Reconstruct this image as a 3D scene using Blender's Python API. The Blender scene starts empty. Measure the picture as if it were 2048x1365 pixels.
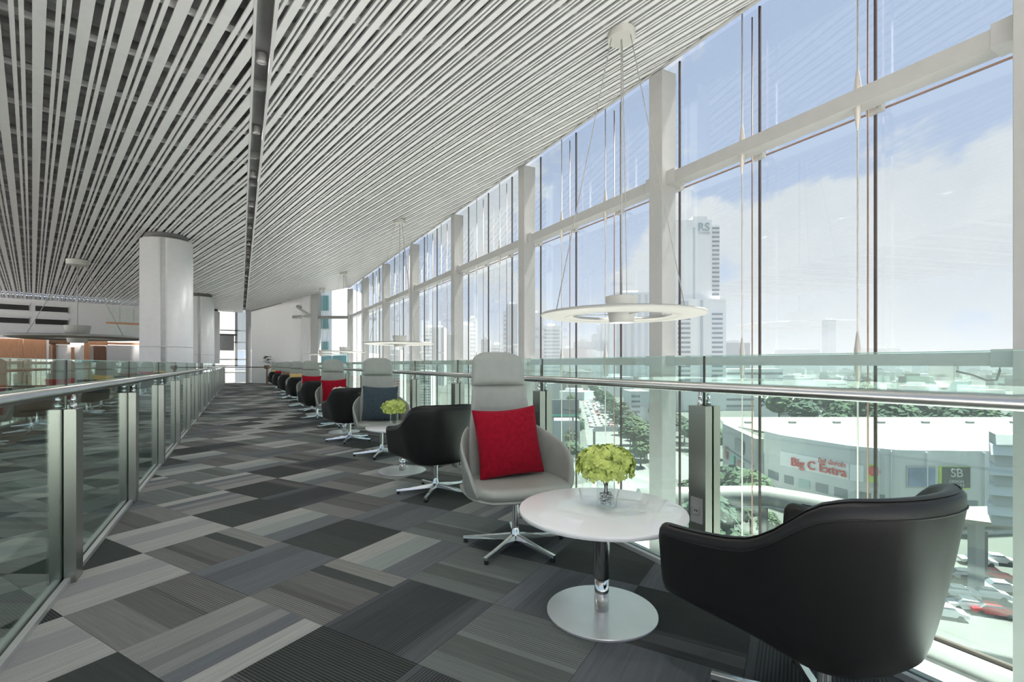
import bpy, bmesh, math, random
from math import sin, cos, pi, radians, sqrt
from mathutils import Vector, Matrix

SC = bpy.context.scene
COL = SC.collection
R = random.Random(7)

# ------------------------------------------------------------------ camera
F = 980.0; HZ = 728.4; EYE = 1.2
TH = radians(29.0); SN, CS = sin(TH), cos(TH)
cam_d = bpy.data.cameras.new('camera'); cam = bpy.data.objects.new('camera', cam_d); COL.objects.link(cam)
cam_d.sensor_width = 36; cam_d.lens = F / 2048 * 36; cam_d.shift_y = (HZ - 682.5) / 2048
cam_d.clip_end = 6000; cam_d.clip_start = 0.05
cam.location = (0, 0, EYE); cam.rotation_euler = (pi / 2, 0, -TH)
SC.camera = cam

# ------------------------------------------------------------------ view
SC.view_settings.view_transform = 'Standard'; SC.view_settings.look = 'None'
SC.view_settings.gamma = 1; SC.view_settings.use_curve_mapping = False
SC.view_settings.exposure = 1.75
SC.cycles.max_bounces = 10; SC.cycles.diffuse_bounces = 5; SC.cycles.glossy_bounces = 4
SC.cycles.transparent_max_bounces = 40; SC.cycles.transmission_bounces = 8; SC.cycles.volume_bounces = 1
SC.cycles.use_denoising = True; SC.cycles.sample_clamp_indirect = 6
SC.cycles.caustics_reflective = False; SC.cycles.caustics_refractive = False

# ------------------------------------------------------------------ world: hazy blue sky with cloud banks
W = bpy.data.worlds.new('sky'); SC.world = W; W.use_nodes = True
nt = W.node_tree; nt.nodes.clear()
def N(t, **k):
    n = nt.nodes.new(t)
    for a, b in k.items():
        if a == 'inp':
            for i, v in b.items(): n.inputs[i].default_value = v
        else: setattr(n, a, b)
    return n
def L(a, b): nt.links.new(a, b)
def M(op, a, b=None, c=None, clamp=False):
    n = N('ShaderNodeMath', operation=op, use_clamp=clamp)
    for i, v in enumerate((a, b, c)):
        if v is None: continue
        if isinstance(v, (int, float)): n.inputs[i].default_value = v
        else: L(v, n.inputs[i])
    return n.outputs[0]
def viewdir(px, py):
    X, Y, Z = (px - 1024) / F, 1.0, (HZ - py) / F
    return Vector((CS * X + SN * Y, -SN * X + CS * Y, Z)).normalized()
tc = N('ShaderNodeTexCoord')
sep = N('ShaderNodeSeparateXYZ'); L(tc.outputs['Generated'], sep.inputs[0])
mp = N('ShaderNodeMapping'); mp.inputs['Scale'].default_value = (1, 1, 1.7); mp.inputs['Location'].default_value = (0.37, 0.21, 0.1)
L(tc.outputs['Generated'], mp.inputs[0])
no = N('ShaderNodeTexNoise', inp={'Scale': 4.2, 'Detail': 10.0, 'Roughness': 0.62, 'Distortion': 0.35}); L(mp.outputs[0], no.inputs[0])
dens = no.outputs[0]
def blob(px, py, lo, hi, amt):
    global dens
    d = N('ShaderNodeVectorMath', operation='DOT_PRODUCT'); L(tc.outputs['Generated'], d.inputs[0]); d.inputs[1].default_value = viewdir(px, py)
    m = N('ShaderNodeMapRange', interpolation_type='SMOOTHSTEP', inp={1: lo, 2: hi, 3: 0.0, 4: amt}); L(d.outputs['Value'], m.inputs[0])
    dens = M('ADD', dens, m.outputs[0])
blob(1850, 520, .955, .995, .24); blob(1480, 600, .97, .998, .14); blob(1400, 200, .985, .999, .10); blob(960, 480, .98, .998, .12)
blob(1760, 90, .955, .992, -.30); blob(1130, 480, .988, .999, -.16); blob(860, 640, .975, .997, -.10); blob(700, 600, .97, .995, -.12); blob(1950, 665, .9985, .9999, -.20)
mask = N('ShaderNodeMapRange', interpolation_type='SMOOTHSTEP', inp={1: .495, 2: .60}); L(dens, mask.inputs[0])
hz = N('ShaderNodeMapRange', inp={1: 0.0, 2: 0.30}); L(sep.outputs[2], hz.inputs[0])
ramp = N('ShaderNodeValToRGB'); L(hz.outputs[0], ramp.inputs[0])
ramp.color_ramp.elements[0].color = (.60, .68, .80, 1); ramp.color_ramp.elements[1].color = (.335, .425, .61, 1)
e = ramp.color_ramp.elements.new(.22); e.color = (.46, .55, .73, 1)
n2 = N('ShaderNodeTexNoise', inp={'Scale': 9.0, 'Detail': 6.0}); L(tc.outputs['Generated'], n2.inputs[0])
cr = N('ShaderNodeValToRGB'); L(n2.outputs[0], cr.inputs[0])
cr.color_ramp.elements[0].color = (.51, .555, .61, 1); cr.color_ramp.elements[0].position = .3
cr.color_ramp.elements[1].color = (.595, .625, .665, 1); cr.color_ramp.elements[1].position = .7
mx = N('ShaderNodeMix', data_type='RGBA'); L(mask.outputs[0], mx.inputs[0]); L(ramp.outputs[0], mx.inputs[6]); L(cr.outputs[0], mx.inputs[7])
bg = N('ShaderNodeBackground'); L(mx.outputs[2], bg.inputs[0]); bg.inputs[1].default_value = 0.40
wo = N('ShaderNodeOutputWorld'); L(bg.outputs[0], wo.inputs[0])

# ------------------------------------------------------------------ sun (high, on the window side: it reaches the white ledge outside the balustrade, not the walkway)
sd = bpy.data.lights.new('sun', 'SUN'); sd.energy = 9.0; sd.angle = radians(3); sd.color = (1, .965, .9)
so = bpy.data.objects.new('sun', sd); COL.objects.link(so); so.location = (60, -10, 120)
so.rotation_euler = Vector((-0.40, 0.06, -1.0)).to_track_quat('-Z', 'Y').to_euler()

# ------------------------------------------------------------------ materials
MATS = {}
def mat(name, col, rough=.5, metal=0.0, var=.06, scale=8.0, spec=.5, bump=0.0, bscale=200.0, aniso=None, coat=0.0, sheen=0.0):
    if name in MATS: return MATS[name]
    m = bpy.data.materials.new(name); m.use_nodes = True; MATS[name] = m
    t = m.node_tree; b = t.nodes['Principled BSDF']
    b.inputs['Roughness'].default_value = rough; b.inputs['Metallic'].default_value = metal
    b.inputs['Specular IOR Level'].default_value = spec; b.inputs['Coat Weight'].default_value = coat
    if sheen: b.inputs['Sheen Weight'].default_value = sheen
    c = t.nodes.new('ShaderNodeTexCoord')
    n = t.nodes.new('ShaderNodeTexNoise'); n.inputs['Scale'].default_value = scale; n.inputs['Detail'].default_value = 4
    if aniso:
        mpp = t.nodes.new('ShaderNodeMapping'); mpp.inputs['Scale'].default_value = aniso
        t.links.new(c.outputs['Object'], mpp.inputs[0]); t.links.new(mpp.outputs[0], n.inputs[0])
    else: t.links.new(c.outputs['Object'], n.inputs[0])
    r = t.nodes.new('ShaderNodeValToRGB'); t.links.new(n.outputs[0], r.inputs[0])
    r.color_ramp.elements[0].position = .3; r.color_ramp.elements[1].position = .7
    r.color_ramp.elements[0].color = tuple(max(0, x * (1 - var)) for x in col) + (1,)
    r.color_ramp.elements[1].color = tuple(min(1, x * (1 + var)) for x in col) + (1,)
    t.links.new(r.outputs[0], b.inputs['Base Color'])
    if bump:
        n3 = t.nodes.new('ShaderNodeTexNoise'); n3.inputs['Scale'].default_value = bscale; t.links.new(c.outputs['Object'], n3.inputs[0])
        bp = t.nodes.new('ShaderNodeBump'); bp.inputs['Strength'].default_value = bump; bp.inputs['Distance'].default_value = .002
        t.links.new(n3.outputs[0], bp.inputs['Height']); t.links.new(bp.outputs[0], b.inputs['Normal'])
    return m
def glass(name, tint, ior=1.5, rough=0.0, film=0.0):
    if name in MATS: return MATS[name]
    m = bpy.data.materials.new(name); m.use_nodes = True; MATS[name] = m
    t = m.node_tree; t.nodes.clear()
    o = t.nodes.new('ShaderNodeOutputMaterial'); mxx = t.nodes.new('ShaderNodeMixShader')
    fr = t.nodes.new('ShaderNodeFresnel'); ge = t.nodes.new('ShaderNodeNewGeometry'); mi = t.nodes.new('ShaderNodeMapRange'); mi.inputs[3].default_value = ior; mi.inputs[4].default_value = 1 / ior
    t.links.new(ge.outputs['Backfacing'], mi.inputs[0]); t.links.new(mi.outputs[0], fr.inputs[0])
    tr = t.nodes.new('ShaderNodeBsdfTransparent'); g = t.nodes.new('ShaderNodeBsdfGlossy')
    c = t.nodes.new('ShaderNodeTexCoord'); n = t.nodes.new('ShaderNodeTexNoise'); n.inputs['Scale'].default_value = 1.3
    r = t.nodes.new('ShaderNodeValToRGB'); t.links.new(c.outputs['Object'], n.inputs[0]); t.links.new(n.outputs[0], r.inputs[0])
    r.color_ramp.elements[0].color = tuple(x * .985 for x in tint) + (1,); r.color_ramp.elements[1].color = tuple(tint) + (1,)
    t.links.new(r.outputs[0], tr.inputs[0])
    g.inputs['Roughness'].default_value = rough; g.inputs['Color'].default_value = (.95, 1, .97, 1)
    t.links.new(fr.outputs[0], mxx.inputs[0]); t.links.new(tr.outputs[0], mxx.inputs[1]); t.links.new(g.outputs[0], mxx.inputs[2])
    t.links.new(mxx.outputs[0], o.inputs[0])
    return m

m_white = mat('white_paint', (.80, .80, .79), .45)
m_slat = mat('slat_paint', (.66, .66, .665), .42, var=.03)
m_slatl = mat('slat_paint_hall', (.74, .74, .745), .5, var=.03)
m_deck = mat('plenum_grey', (.22, .22, .22), .9, var=.3, scale=1.5)
m_beam = mat('plenum_beam', (.34, .34, .34), .8, var=.2)
m_runner = mat('runner_grey', (.62, .62, .62), .6)
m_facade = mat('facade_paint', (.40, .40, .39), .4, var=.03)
m_alum = mat('alum_grey', (.50, .50, .49), .38, .35, var=.04)
m_steel = mat('brushed_steel', (.40, .40, .365), .30, 1.0, var=.05, scale=30, aniso=(40, 40, .6))
m_rail = mat('rail_steel', (.46, .46, .44), .30, 1.0, var=.03)
m_chrome = mat('chrome', (.80, .80, .80), .09, 1.0, var=.02)
m_chromed = mat('dark_chrome', (.42, .42, .42), .10, 1.0, var=.02)
m_cast = mat('polished_aluminium', (.74, .74, .73), .17, 1.0, var=.03)
m_rod = mat('rod_bronze', (.33, .20, .15), .4, .5)
m_rodw = mat('rod_pale', (.62, .58, .54), .4, .5)
m_joint = mat('brown_silicone', (.060, .042, .036), .6)
m_rubber = mat('black_rubber', (.02, .02, .02), .7)
m_glass = glass('window_glass', (.965, .98, .975))
m_rglass = glass('balustrade_glass', (.86, .945, .915))
m_vglass = glass('clear_glass', (.97, .98, .98), 1.45)
m_gedge = mat('glass_edge_green', (.45, .68, .58), .2)
m_leatherg = mat('grey_leather', (.345, .360, .328), .36, var=.05, scale=14, bump=.12, bscale=300)
m_leatherk = mat('black_leather', (.0105, .0100, .0100), .42, var=.10, scale=14, bump=.12, bscale=300, spec=.45)
m_leathert = mat('tan_leather', (.36, .27, .20), .5, var=.06, scale=14)
m_red = mat('red_velvet', (.30, .006, .020), .9, var=.18, scale=40, bump=.3, bscale=600, sheen=.06, spec=.1)
m_navy = mat('slate_blue_velvet', (.055, .077, .095), .9, var=.18, scale=40, bump=.3, bscale=600, sheen=.06, spec=.1)
m_yellow = mat('mustard_cloth', (.62, .44, .17), .85, var=.15, scale=40, bump=.3, bscale=600)
m_brown = mat('brown_cloth', (.22, .13, .09), .85, var=.15, scale=40)
m_ledge = mat('ledge_white', (.80, .80, .80), .6, var=.03)
m_stone = mat('white_quartz', (.93, .93, .93), .04, var=.02, scale=2.2, coat=.0)
m_petal = mat('lime_petal', (.56, .66, .17), .6, var=.28, scale=30)
m_petalw = mat('cream_petal', (.80, .78, .66), .6, var=.12, scale=30)
m_stem = mat('stem_brown', (.16, .13, .09), .7)
m_pebble = mat('silver_pebble', (.62, .62, .62), .15, .8)
m_lamp = mat('lamp_white', (.47, .47, .44), .45, var=.02)
m_cable = mat('cable_grey', (.40, .40, .38), .5)
m_col = mat('column_white', (.88, .88, .88), .35, var=.02)
m_colg = mat('column_gap', (.66, .66, .66), .5)
m_dark = mat('dark_grey', (.10, .10, .10), .6)
m_grey = mat('grey_paint', (.36, .36, .36), .6)
m_wallg = mat('bulkhead_grey', (.66, .66, .67), .6, var=.03)
m_wallw = mat('wall_white', (.90, .90, .90), .5, var=.02)
m_wood = mat('warm_wood', (.60, .32, .18), .45, var=.16, scale=4, aniso=(8, 8, .7))
m_wood2 = mat('brown_wood', (.20, .105, .06), .5, var=.2, scale=4, aniso=(8, 8, .7))
m_vent = mat('vent_black', (.015, .015, .015), .6)
m_leaf = mat('dark_leaf', (.03, .04, .03), .7)
m_teal = mat('teal_window', (.10, .26, .26), .1, var=.35, scale=.6)
m_floorb = mat('brown_carpet', (.20, .145, .10), .9, var=.2, scale=3, aniso=(.6, 6, 1))

# ------------------------------------------------------------------ mesh builder
class MB:
    def __init__(s): s.v = []; s.f = []; s.sm = []
    def add(s, vs, fs, smooth=False):
        o = len(s.v); s.v += [tuple(x) for x in vs]
        for q in fs: s.f.append(tuple(o + i for i in q)); s.sm.append(smooth)
        return s
    def box(s, x0, x1, y0, y1, z0, z1):
        vs = [(x, y, z) for z in (z0, z1) for y in (y0, y1) for x in (x0, x1)]
        return s.add(vs, [(0, 2, 3, 1), (4, 5, 7, 6), (0, 1, 5, 4), (2, 6, 7, 3), (0, 4, 6, 2), (1, 3, 7, 5)])
    def hexa(s, b, t):      # 4 bottom + 4 top points, same order
        return s.add(list(b) + list(t), [(3, 2, 1, 0), (4, 5, 6, 7), (0, 1, 5, 4), (1, 2, 6, 5), (2, 3, 7, 6), (3, 0, 4, 7)])
    def tube(s, pts, rad, n=12, cap=True):
        pts = [Vector(p) for p in pts]; k = len(pts)
        if isinstance(rad, (int, float)): rad = [rad] * k
        vs = []; ref = None
        for i, p in enumerate(pts):
            d = (pts[min(i + 1, k - 1)] - pts[max(i - 1, 0)]).normalized()
            if ref is None: ref = Vector((0, 0, 1)) if abs(d.z) < .9 else Vector((1, 0, 0))
            a = d.cross(ref).normalized(); b = d.cross(a).normalized(); ref = -b if False else ref
            for j in range(n):
                w = 2 * pi * j / n; vs.append(p + a * (rad[i] * cos(w)) + b * (rad[i] * sin(w)))
        fs = [(i * n + j, i * n + (j + 1) % n, (i + 1) * n + (j + 1) % n, (i + 1) * n + j) for i in range(k - 1) for j in range(n)]
        s.add(vs, fs, True)
        if cap:
            o = len(s.v) - len(vs)
            s.f.append(tuple(o + j for j in range(n))[::-1]); s.sm.append(False)
            s.f.append(tuple(o + (k - 1) * n + j for j in range(n))); s.sm.append(False)
        return s
    def lathe(s, prof, n=32, c=(0, 0, 0), smooth=True):
        if smooth and len(prof) > 2:
            segs = [[prof[0]]]
            for i in range(1, len(prof)):
                segs[-1].append(prof[i])
                if i < len(prof) - 1:
                    a = math.atan2(prof[i][1] - prof[i - 1][1], prof[i][0] - prof[i - 1][0]); b = math.atan2(prof[i + 1][1] - prof[i][1], prof[i + 1][0] - prof[i][0])
                    if abs((b - a + pi) % (2 * pi) - pi) > radians(38): segs.append([prof[i]])
            if len(segs) > 1:
                for q in segs: s._ring(q, n, c)
                return s
        return s._lathe(prof, n, c, smooth)
    def _ring(s, prof, n, c):
        k = len(prof); vs = [(c[0] + r * cos(2 * pi * j / n), c[1] + r * sin(2 * pi * j / n), c[2] + z) for r, z in prof for j in range(n)]
        return s.add(vs, [(i * n + j, i * n + (j + 1) % n, (i + 1) * n + (j + 1) % n, (i + 1) * n + j) for i in range(k - 1) for j in range(n)], True)
    def _lathe(s, prof, n=32, c=(0, 0, 0), smooth=True):
        k = len(prof); vs = [(c[0] + r * cos(2 * pi * j / n), c[1] + r * sin(2 * pi * j / n), c[2] + z) for r, z in prof for j in range(n)]
        fs = [(i * n + j, i * n + (j + 1) % n, (i + 1) * n + (j + 1) % n, (i + 1) * n + j) for i in range(k - 1) for j in range(n)]
        s.add(vs, fs, smooth); o = len(s.v) - len(vs)
        if prof[0][0] > 1e-5: s.f.append(tuple(o + j for j in range(n))[::-1]); s.sm.append(False)
        if prof[-1][0] > 1e-5: s.f.append(tuple(o + (k - 1) * n + j for j in range(n))); s.sm.append(False)
        return s
    def ball(s, c, r, n=10, m=6, sq=(1, 1, 1)):
        prof = [(max(1e-6, sin(pi * i / m)) * r, -cos(pi * i / m) * r) for i in range(m + 1)]
        vs = [(c[0] + a * cos(2 * pi * j / n) * sq[0], c[1] + a * sin(2 * pi * j / n) * sq[1], c[2] + z * sq[2]) for a, z in prof for j in range(n)]
        return s.add(vs, [(i * n + j, i * n + (j + 1) % n, (i + 1) * n + (j + 1) % n, (i + 1) * n + j) for i in range(m) for j in range(n)], True)
    def slab(s, nx, ny, fn, hf, smooth=True):
        """closed padded slab: fn(a,b,n)->point with a,b in -1..1 and n the signed half thickness hf(a,b)"""
        A = [sin(pi / 2 * (2 * i / nx - 1)) for i in range(nx + 1)]; B = [sin(pi / 2 * (2 * j / ny - 1)) for j in range(ny + 1)]
        vs = []; idx = {}
        for sg in (1, -1):
            for i, a in enumerate(A):
                for j, b in enumerate(B):
                    e = i in (0, nx) or j in (0, ny)
                    if e and sg < 0: idx[(sg, i, j)] = idx[(1, i, j)]; continue
                    idx[(sg, i, j)] = len(vs); vs.append(fn(a, b, 0 if e else sg * hf(a, b)))
        fs = []
        for i in range(nx):
            for j in range(ny):
                q = [(i, j), (i + 1, j), (i + 1, j + 1), (i, j + 1)]
                fs.append(tuple(idx[(1,) + k] for k in q)); fs.append(tuple(idx[(-1,) + k] for k in q[::-1]))
        return s.add(vs, fs, smooth)
    def mesh(s, name, m=None):
        me = bpy.data.meshes.new(name); me.from_pydata(s.v, [], s.f); me.polygons.foreach_set('use_smooth', s.sm)
        if m: me.materials.append(m)
        me.update(); return me
    def build(s, name, m, parent=None, loc=(0, 0, 0), rz=0):
        return put(name, s.mesh(name, m), parent, loc, rz)
def put(name, me, parent=None, loc=(0, 0, 0), rz=0):
    o = bpy.data.objects.new(name, me); COL.objects.link(o); o.location = loc
    if rz: o.rotation_euler = (0, 0, rz)
    if parent: o.parent = parent
    return o
def bevel(o, w, seg=2):
    b = o.modifiers.new('bevel', 'BEVEL'); b.width = w; b.segments = seg; b.limit_method = 'ANGLE'; b.angle_limit = radians(40); return o
def empty(name, loc=(0, 0, 0), rz=0, kind=None):
    o = bpy.data.objects.new(name, None); COL.objects.link(o); o.location = loc; o.rotation_euler = (0, 0, rz); o.empty_display_size = .1
    if kind: o['kind'] = kind
    return o
def tag(o, label, cat, group=None, kind=None):
    o['label'] = label; o['category'] = cat
    if group: o['group'] = group
    if kind: o['kind'] = kind
    return o
def clone(o, parent=None):
    c = o.copy(); COL.objects.link(c); c.parent = parent
    for ch in list(o.children): clone(ch, c)
    return c
def E(px, Y):           # plan point that lies at depth Y along a bearing seen from the walkway
    X = (px - 1024) / F * Y
    return (CS * X + SN * Y, -SN * X + CS * Y)
def sm(a, b, x):
    t = min(1, max(0, (x - a) / (b - a))); return t * t * (3 - 2 * t)
def lerp(tab, x):
    if x <= tab[0][0]: return tab[0][1]
    for (a, p), (b, q) in zip(tab, tab[1:]):
        if x <= b: return p + (q - p) * (x - a) / (b - a)
    return tab[-1][1]
# ================================================================== STRUCTURE
ZC = 4.5; SL = .22; VGL, VGR = .13, .28           # ceiling height, slope towards the windows, joint groove
def zc(v): return ZC if v <= VGR else ZC + SL * (v - VGR)
EDGE = 2.28

# ---- floor and carpet tiles
TT = .567; TA = radians(30.7); AX = (cos(TA), sin(TA)); BX = (-sin(TA), cos(TA)); TO = (.5277, 3.1615)
def carpet(name, bands, lines=0.0, lo=0.0, hi=1.0, freq=42.0):
    m = bpy.data.materials.new(name); m.use_nodes = True; t = m.node_tree; b = t.nodes['Principled BSDF']
    b.inputs['Roughness'].default_value = .85; b.inputs['Specular IOR Level'].default_value = .15
    tc = t.nodes.new('ShaderNodeTexCoord'); sp = t.nodes.new('ShaderNodeSeparateXYZ'); t.links.new(tc.outputs['Object'], sp.inputs[0])
    mr = t.nodes.new('ShaderNodeMapRange'); mr.inputs[1].default_value = -TT / 2; mr.inputs[2].default_value = TT / 2; t.links.new(sp.outputs[1], mr.inputs[0])
    cr = t.nodes.new('ShaderNodeValToRGB'); cr.color_ramp.interpolation = 'CONSTANT'; t.links.new(mr.outputs[0], cr.inputs[0])
    for i, (p, c) in enumerate(bands):
        e = cr.color_ramp.elements[i] if i < 2 else cr.color_ramp.elements.new(p)
        e.position = p; e.color = c + (1,)
    if len(bands) == 1: cr.color_ramp.elements[1].color = bands[0][1] + (1,)
    nz = t.nodes.new('ShaderNodeTexNoise'); nz.inputs['Scale'].default_value = 260; t.links.new(tc.outputs['Object'], nz.inputs[0])
    mp = t.nodes.new('ShaderNodeMapping'); mp.inputs['Scale'].default_value = (3, 60, 1); t.links.new(tc.outputs['Object'], mp.inputs[0])
    ns = t.nodes.new('ShaderNodeTexNoise'); ns.inputs['Scale'].default_value = 1; t.links.new(mp.outputs[0], ns.inputs[0])
    def mt(op, a, b=None):
        n = t.nodes.new('ShaderNodeMath'); n.operation = op
        for i, v in enumerate((a, b)):
            if v is None: continue
            if isinstance(v, (int, float)): n.inputs[i].default_value = v
            else: t.links.new(v, n.inputs[i])
        return n.outputs[0]
    val = mt('ADD', mt('MULTIPLY', nz.outputs[0], .7), mt('MULTIPLY', ns.outputs[0], .5)); val = mt('ADD', val, .40)
    if lines:
        w = mt('SINE', mt('MULTIPLY', mr.outputs[0], freq * 6.283)); w = mt('GREATER_THAN', w, .1)
        msk = mt('MULTIPLY', mt('GREATER_THAN', mr.outputs[0], lo), mt('LESS_THAN', mr.outputs[0], hi))
        val = mt('MULTIPLY', val, mt('SUBTRACT', 1.0, mt('MULTIPLY', mt('MULTIPLY', w, msk), lines)))
    mx = t.nodes.new('ShaderNodeMix'); mx.data_type = 'RGBA'; mx.blend_type = 'MULTIPLY'; mx.inputs[0].default_value = 1
    t.links.new(cr.outputs[0], mx.inputs[6]); t.links.new(val, mx.inputs[7]); t.links.new(mx.outputs[2], b.inputs['Base Color'])
    return m
def g(v, k=(1, 1, 1)): return tuple(1.42 * (v if v < .1 else v * (1 + min(.25, (v - .1) * 3))) * x for x in k)
WM, BL, GN = (1.0, 1.0, .945), (.91, .975, 1.03), (.91, 1.02, .965)
CV = dict(
    light=carpet('carpet_light', [(0, g(.20, WM)), (.4, g(.17)), (.75, g(.21, WM))]),
    lightline=carpet('carpet_light_lined', [(0, g(.20, WM)), (.22, g(.105, BL)), (.4, g(.145)), (.7, g(.18, WM))], .42, .55, 1),
    lightblue=carpet('carpet_light_blue', [(0, g(.105, BL)), (.36, g(.17, GN)), (.7, g(.19, WM))]),
    blue=carpet('carpet_blue_grey', [(0, g(.10, BL)), (.5, g(.085, BL)), (.8, g(.11, BL))]),
    darkline=carpet('carpet_dark_lined', [(0, g(.075, BL)), (.22, g(.055, BL)), (.8, g(.065, BL))], .5, .15, .95),
    brown=carpet('carpet_brown_grey', [(0, g(.115, WM)), (.35, g(.09, WM)), (.65, g(.125, WM))], .4, 0, .4),
    dark=carpet('carpet_charcoal', [(0, g(.040, GN)), (.55, g(.047, GN))]),
    mix=carpet('carpet_mixed_bands', [(0, g(.14, WM)), (.2, g(.052, GN)), (.36, g(.10, WM)), (.62, g(.085, WM)), (.8, g(.13, WM))], .38, .72, 1),
    green=carpet('carpet_green_grey', [(0, g(.13, GN)), (.55, g(.085, GN)), (.8, g(.11, GN))], .4, 0, .5),
    charline=carpet('carpet_charcoal_lined', [(0, g(.05, GN)), (.7, g(.075)), (.9, g(.045))], .6, 0, .75))
ODD = ['light', 'blue', 'light', 'lightblue', 'blue', 'lightline', 'darkline']
EVEN = ['brown', 'dark', 'mix', 'green', 'brown', 'charline', 'mix']
FIX = {(0, 0): 'dark', (0, -1): 'lightblue', (-1, -1): 'mix', (-1, 0): 'blue', (-1, -2): 'darkline', (0, -2): 'green', (-2, -2): 'charline',
       (-2, -1): 'lightline', (-2, 0): 'brown', (-2, 1): 'light', (-1, 1): 'mix', (0, 1): 'lightblue', (1, 1): 'brown', (1, 0): 'blue', (1, -1): 'green',
       (1, -2): 'darkline', (-1, -3): 'green', (0, -3): 'blue', (-3, -1): 'dark', (-3, 0): 'light', (-3, 1): 'charline', (-2, -3): 'darkline', (0, 2): 'dark', (2, 0): 'dark', (2, 1): 'lightblue'}
def clip(poly, f):
    out = []
    for i, p in enumerate(poly):
        q = poly[(i + 1) % len(poly)]; a, b = f(p), f(q)
        if a >= 0: out.append(p)
        if a * b < 0: s = a / (a - b); out.append((p[0] + (q[0] - p[0]) * s, p[1] + (q[1] - p[1]) * s))
    return out
fm = bpy.data.materials.new('carpet_far'); fm.use_nodes = True
def farcarpet(m):
    t = m.node_tree; b = t.nodes['Principled BSDF']; b.inputs['Roughness'].default_value = .9; b.inputs['Specular IOR Level'].default_value = .1
    tc = t.nodes.new('ShaderNodeTexCoord'); mp = t.nodes.new('ShaderNodeMapping'); mp.vector_type = 'TEXTURE'
    mp.inputs['Location'].default_value = (TO[0], TO[1], 0); mp.inputs['Rotation'].default_value = (0, 0, TA); mp.inputs['Scale'].default_value = (TT, TT, 1)
    t.links.new(tc.outputs['Object'], mp.inputs[0])
    fl = t.nodes.new('ShaderNodeVectorMath'); fl.operation = 'FLOOR'; t.links.new(mp.outputs[0], fl.inputs[0])
    wn = t.nodes.new('ShaderNodeTexWhiteNoise'); wn.noise_dimensions = '2D'; t.links.new(fl.outputs[0], wn.inputs[0])
    cr = t.nodes.new('ShaderNodeValToRGB'); cr.color_ramp.interpolation = 'CONSTANT'; t.links.new(wn.outputs[0], cr.inputs[0])
    cr.color_ramp.elements[0].color = g(.045, GN) + (1,); cr.color_ramp.elements[1].position = .2; cr.color_ramp.elements[1].color = g(.09, BL) + (1,)
    for p, c in ((.4, g(.11, WM)), (.6, g(.14)), (.8, g(.19, WM))): e = cr.color_ramp.elements.new(p); e.color = c + (1,)
    t.links.new(cr.outputs[0], b.inputs['Base Color'])
farcarpet(fm)
floor = MB().hexa([(-14, -4, -.4), (EDGE, -4, -.4), (EDGE, 36.8, -.4), (-14, 33, -.4)], [(-14, -4, -.004), (EDGE, -4, -.004), (EDGE, 36.8, -.004), (-14, 33, -.004)]).build('floor', fm)
floor['kind'] = 'structure'
hs = TT / 2 - .0009
tmesh = {k: MB().box(-hs, hs, -hs, hs, -.0035, 0).mesh('carpet_tile', m) for k, m in CV.items()}
cand = []
for i in range(-14, 30):
    for j in range(-10, 40):
        c = (TO[0] + AX[0] * (i + .5) * TT + BX[0] * (j + .5) * TT, TO[1] + AX[1] * (i + .5) * TT + BX[1] * (j + .5) * TT)
        X, Y = CS * c[0] - SN * c[1], SN * c[0] + CS * c[1]
        if Y < 1.0 or abs(X / Y) > 1.25: continue
        if c[0] > EDGE + .38 or c[0] < -6 or c[1] > 30: continue
        d = sqrt(X * X + Y * Y) * (1.0 if c[0] > -1 else 1.9)
        cand.append((d, i, j, c))
cand.sort()
for d, i, j, c in cand[:298]:
    odd = (i + j) % 2 == 1
    k = FIX.get((i, j)) or R.choice(ODD if odd else EVEN)
    rz = TA + (0 if odd else pi / 2) + (pi if R.random() < .5 and (i, j) not in FIX else 0)
    if (i, j) in ((0, -1),): rz = TA
    far = max(c[0] + AX[0] * a * hs + BX[0] * b * hs for a in (-1, 1) for b in (-1, 1))
    if far <= EDGE - .005: put('carpet_tile', tmesh[k], floor, (c[0], c[1], 0), rz)
    else:
        cr_, sr_ = cos(rz), sin(rz)
        pl = clip([(-hs, -hs), (hs, -hs), (hs, hs), (-hs, hs)], lambda p: EDGE - .005 - (c[0] + cr_ * p[0] - sr_ * p[1]))
        if len(pl) < 3: continue
        n = len(pl); mb = MB().add([(x, y, -.0035) for x, y in pl] + [(x, y, 0) for x, y in pl],
            [tuple(range(n))[::-1], tuple(range(n, 2 * n))] + [(q, (q + 1) % n, n + (q + 1) % n, n + q) for q in range(n)])
        mb.build('carpet_tile', CV[k], floor, (c[0], c[1], 0), rz)
MB().box(-13, -3.0, 7, 26, -.003, .001).build('carpet_strip', m_floorb, floor)

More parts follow.
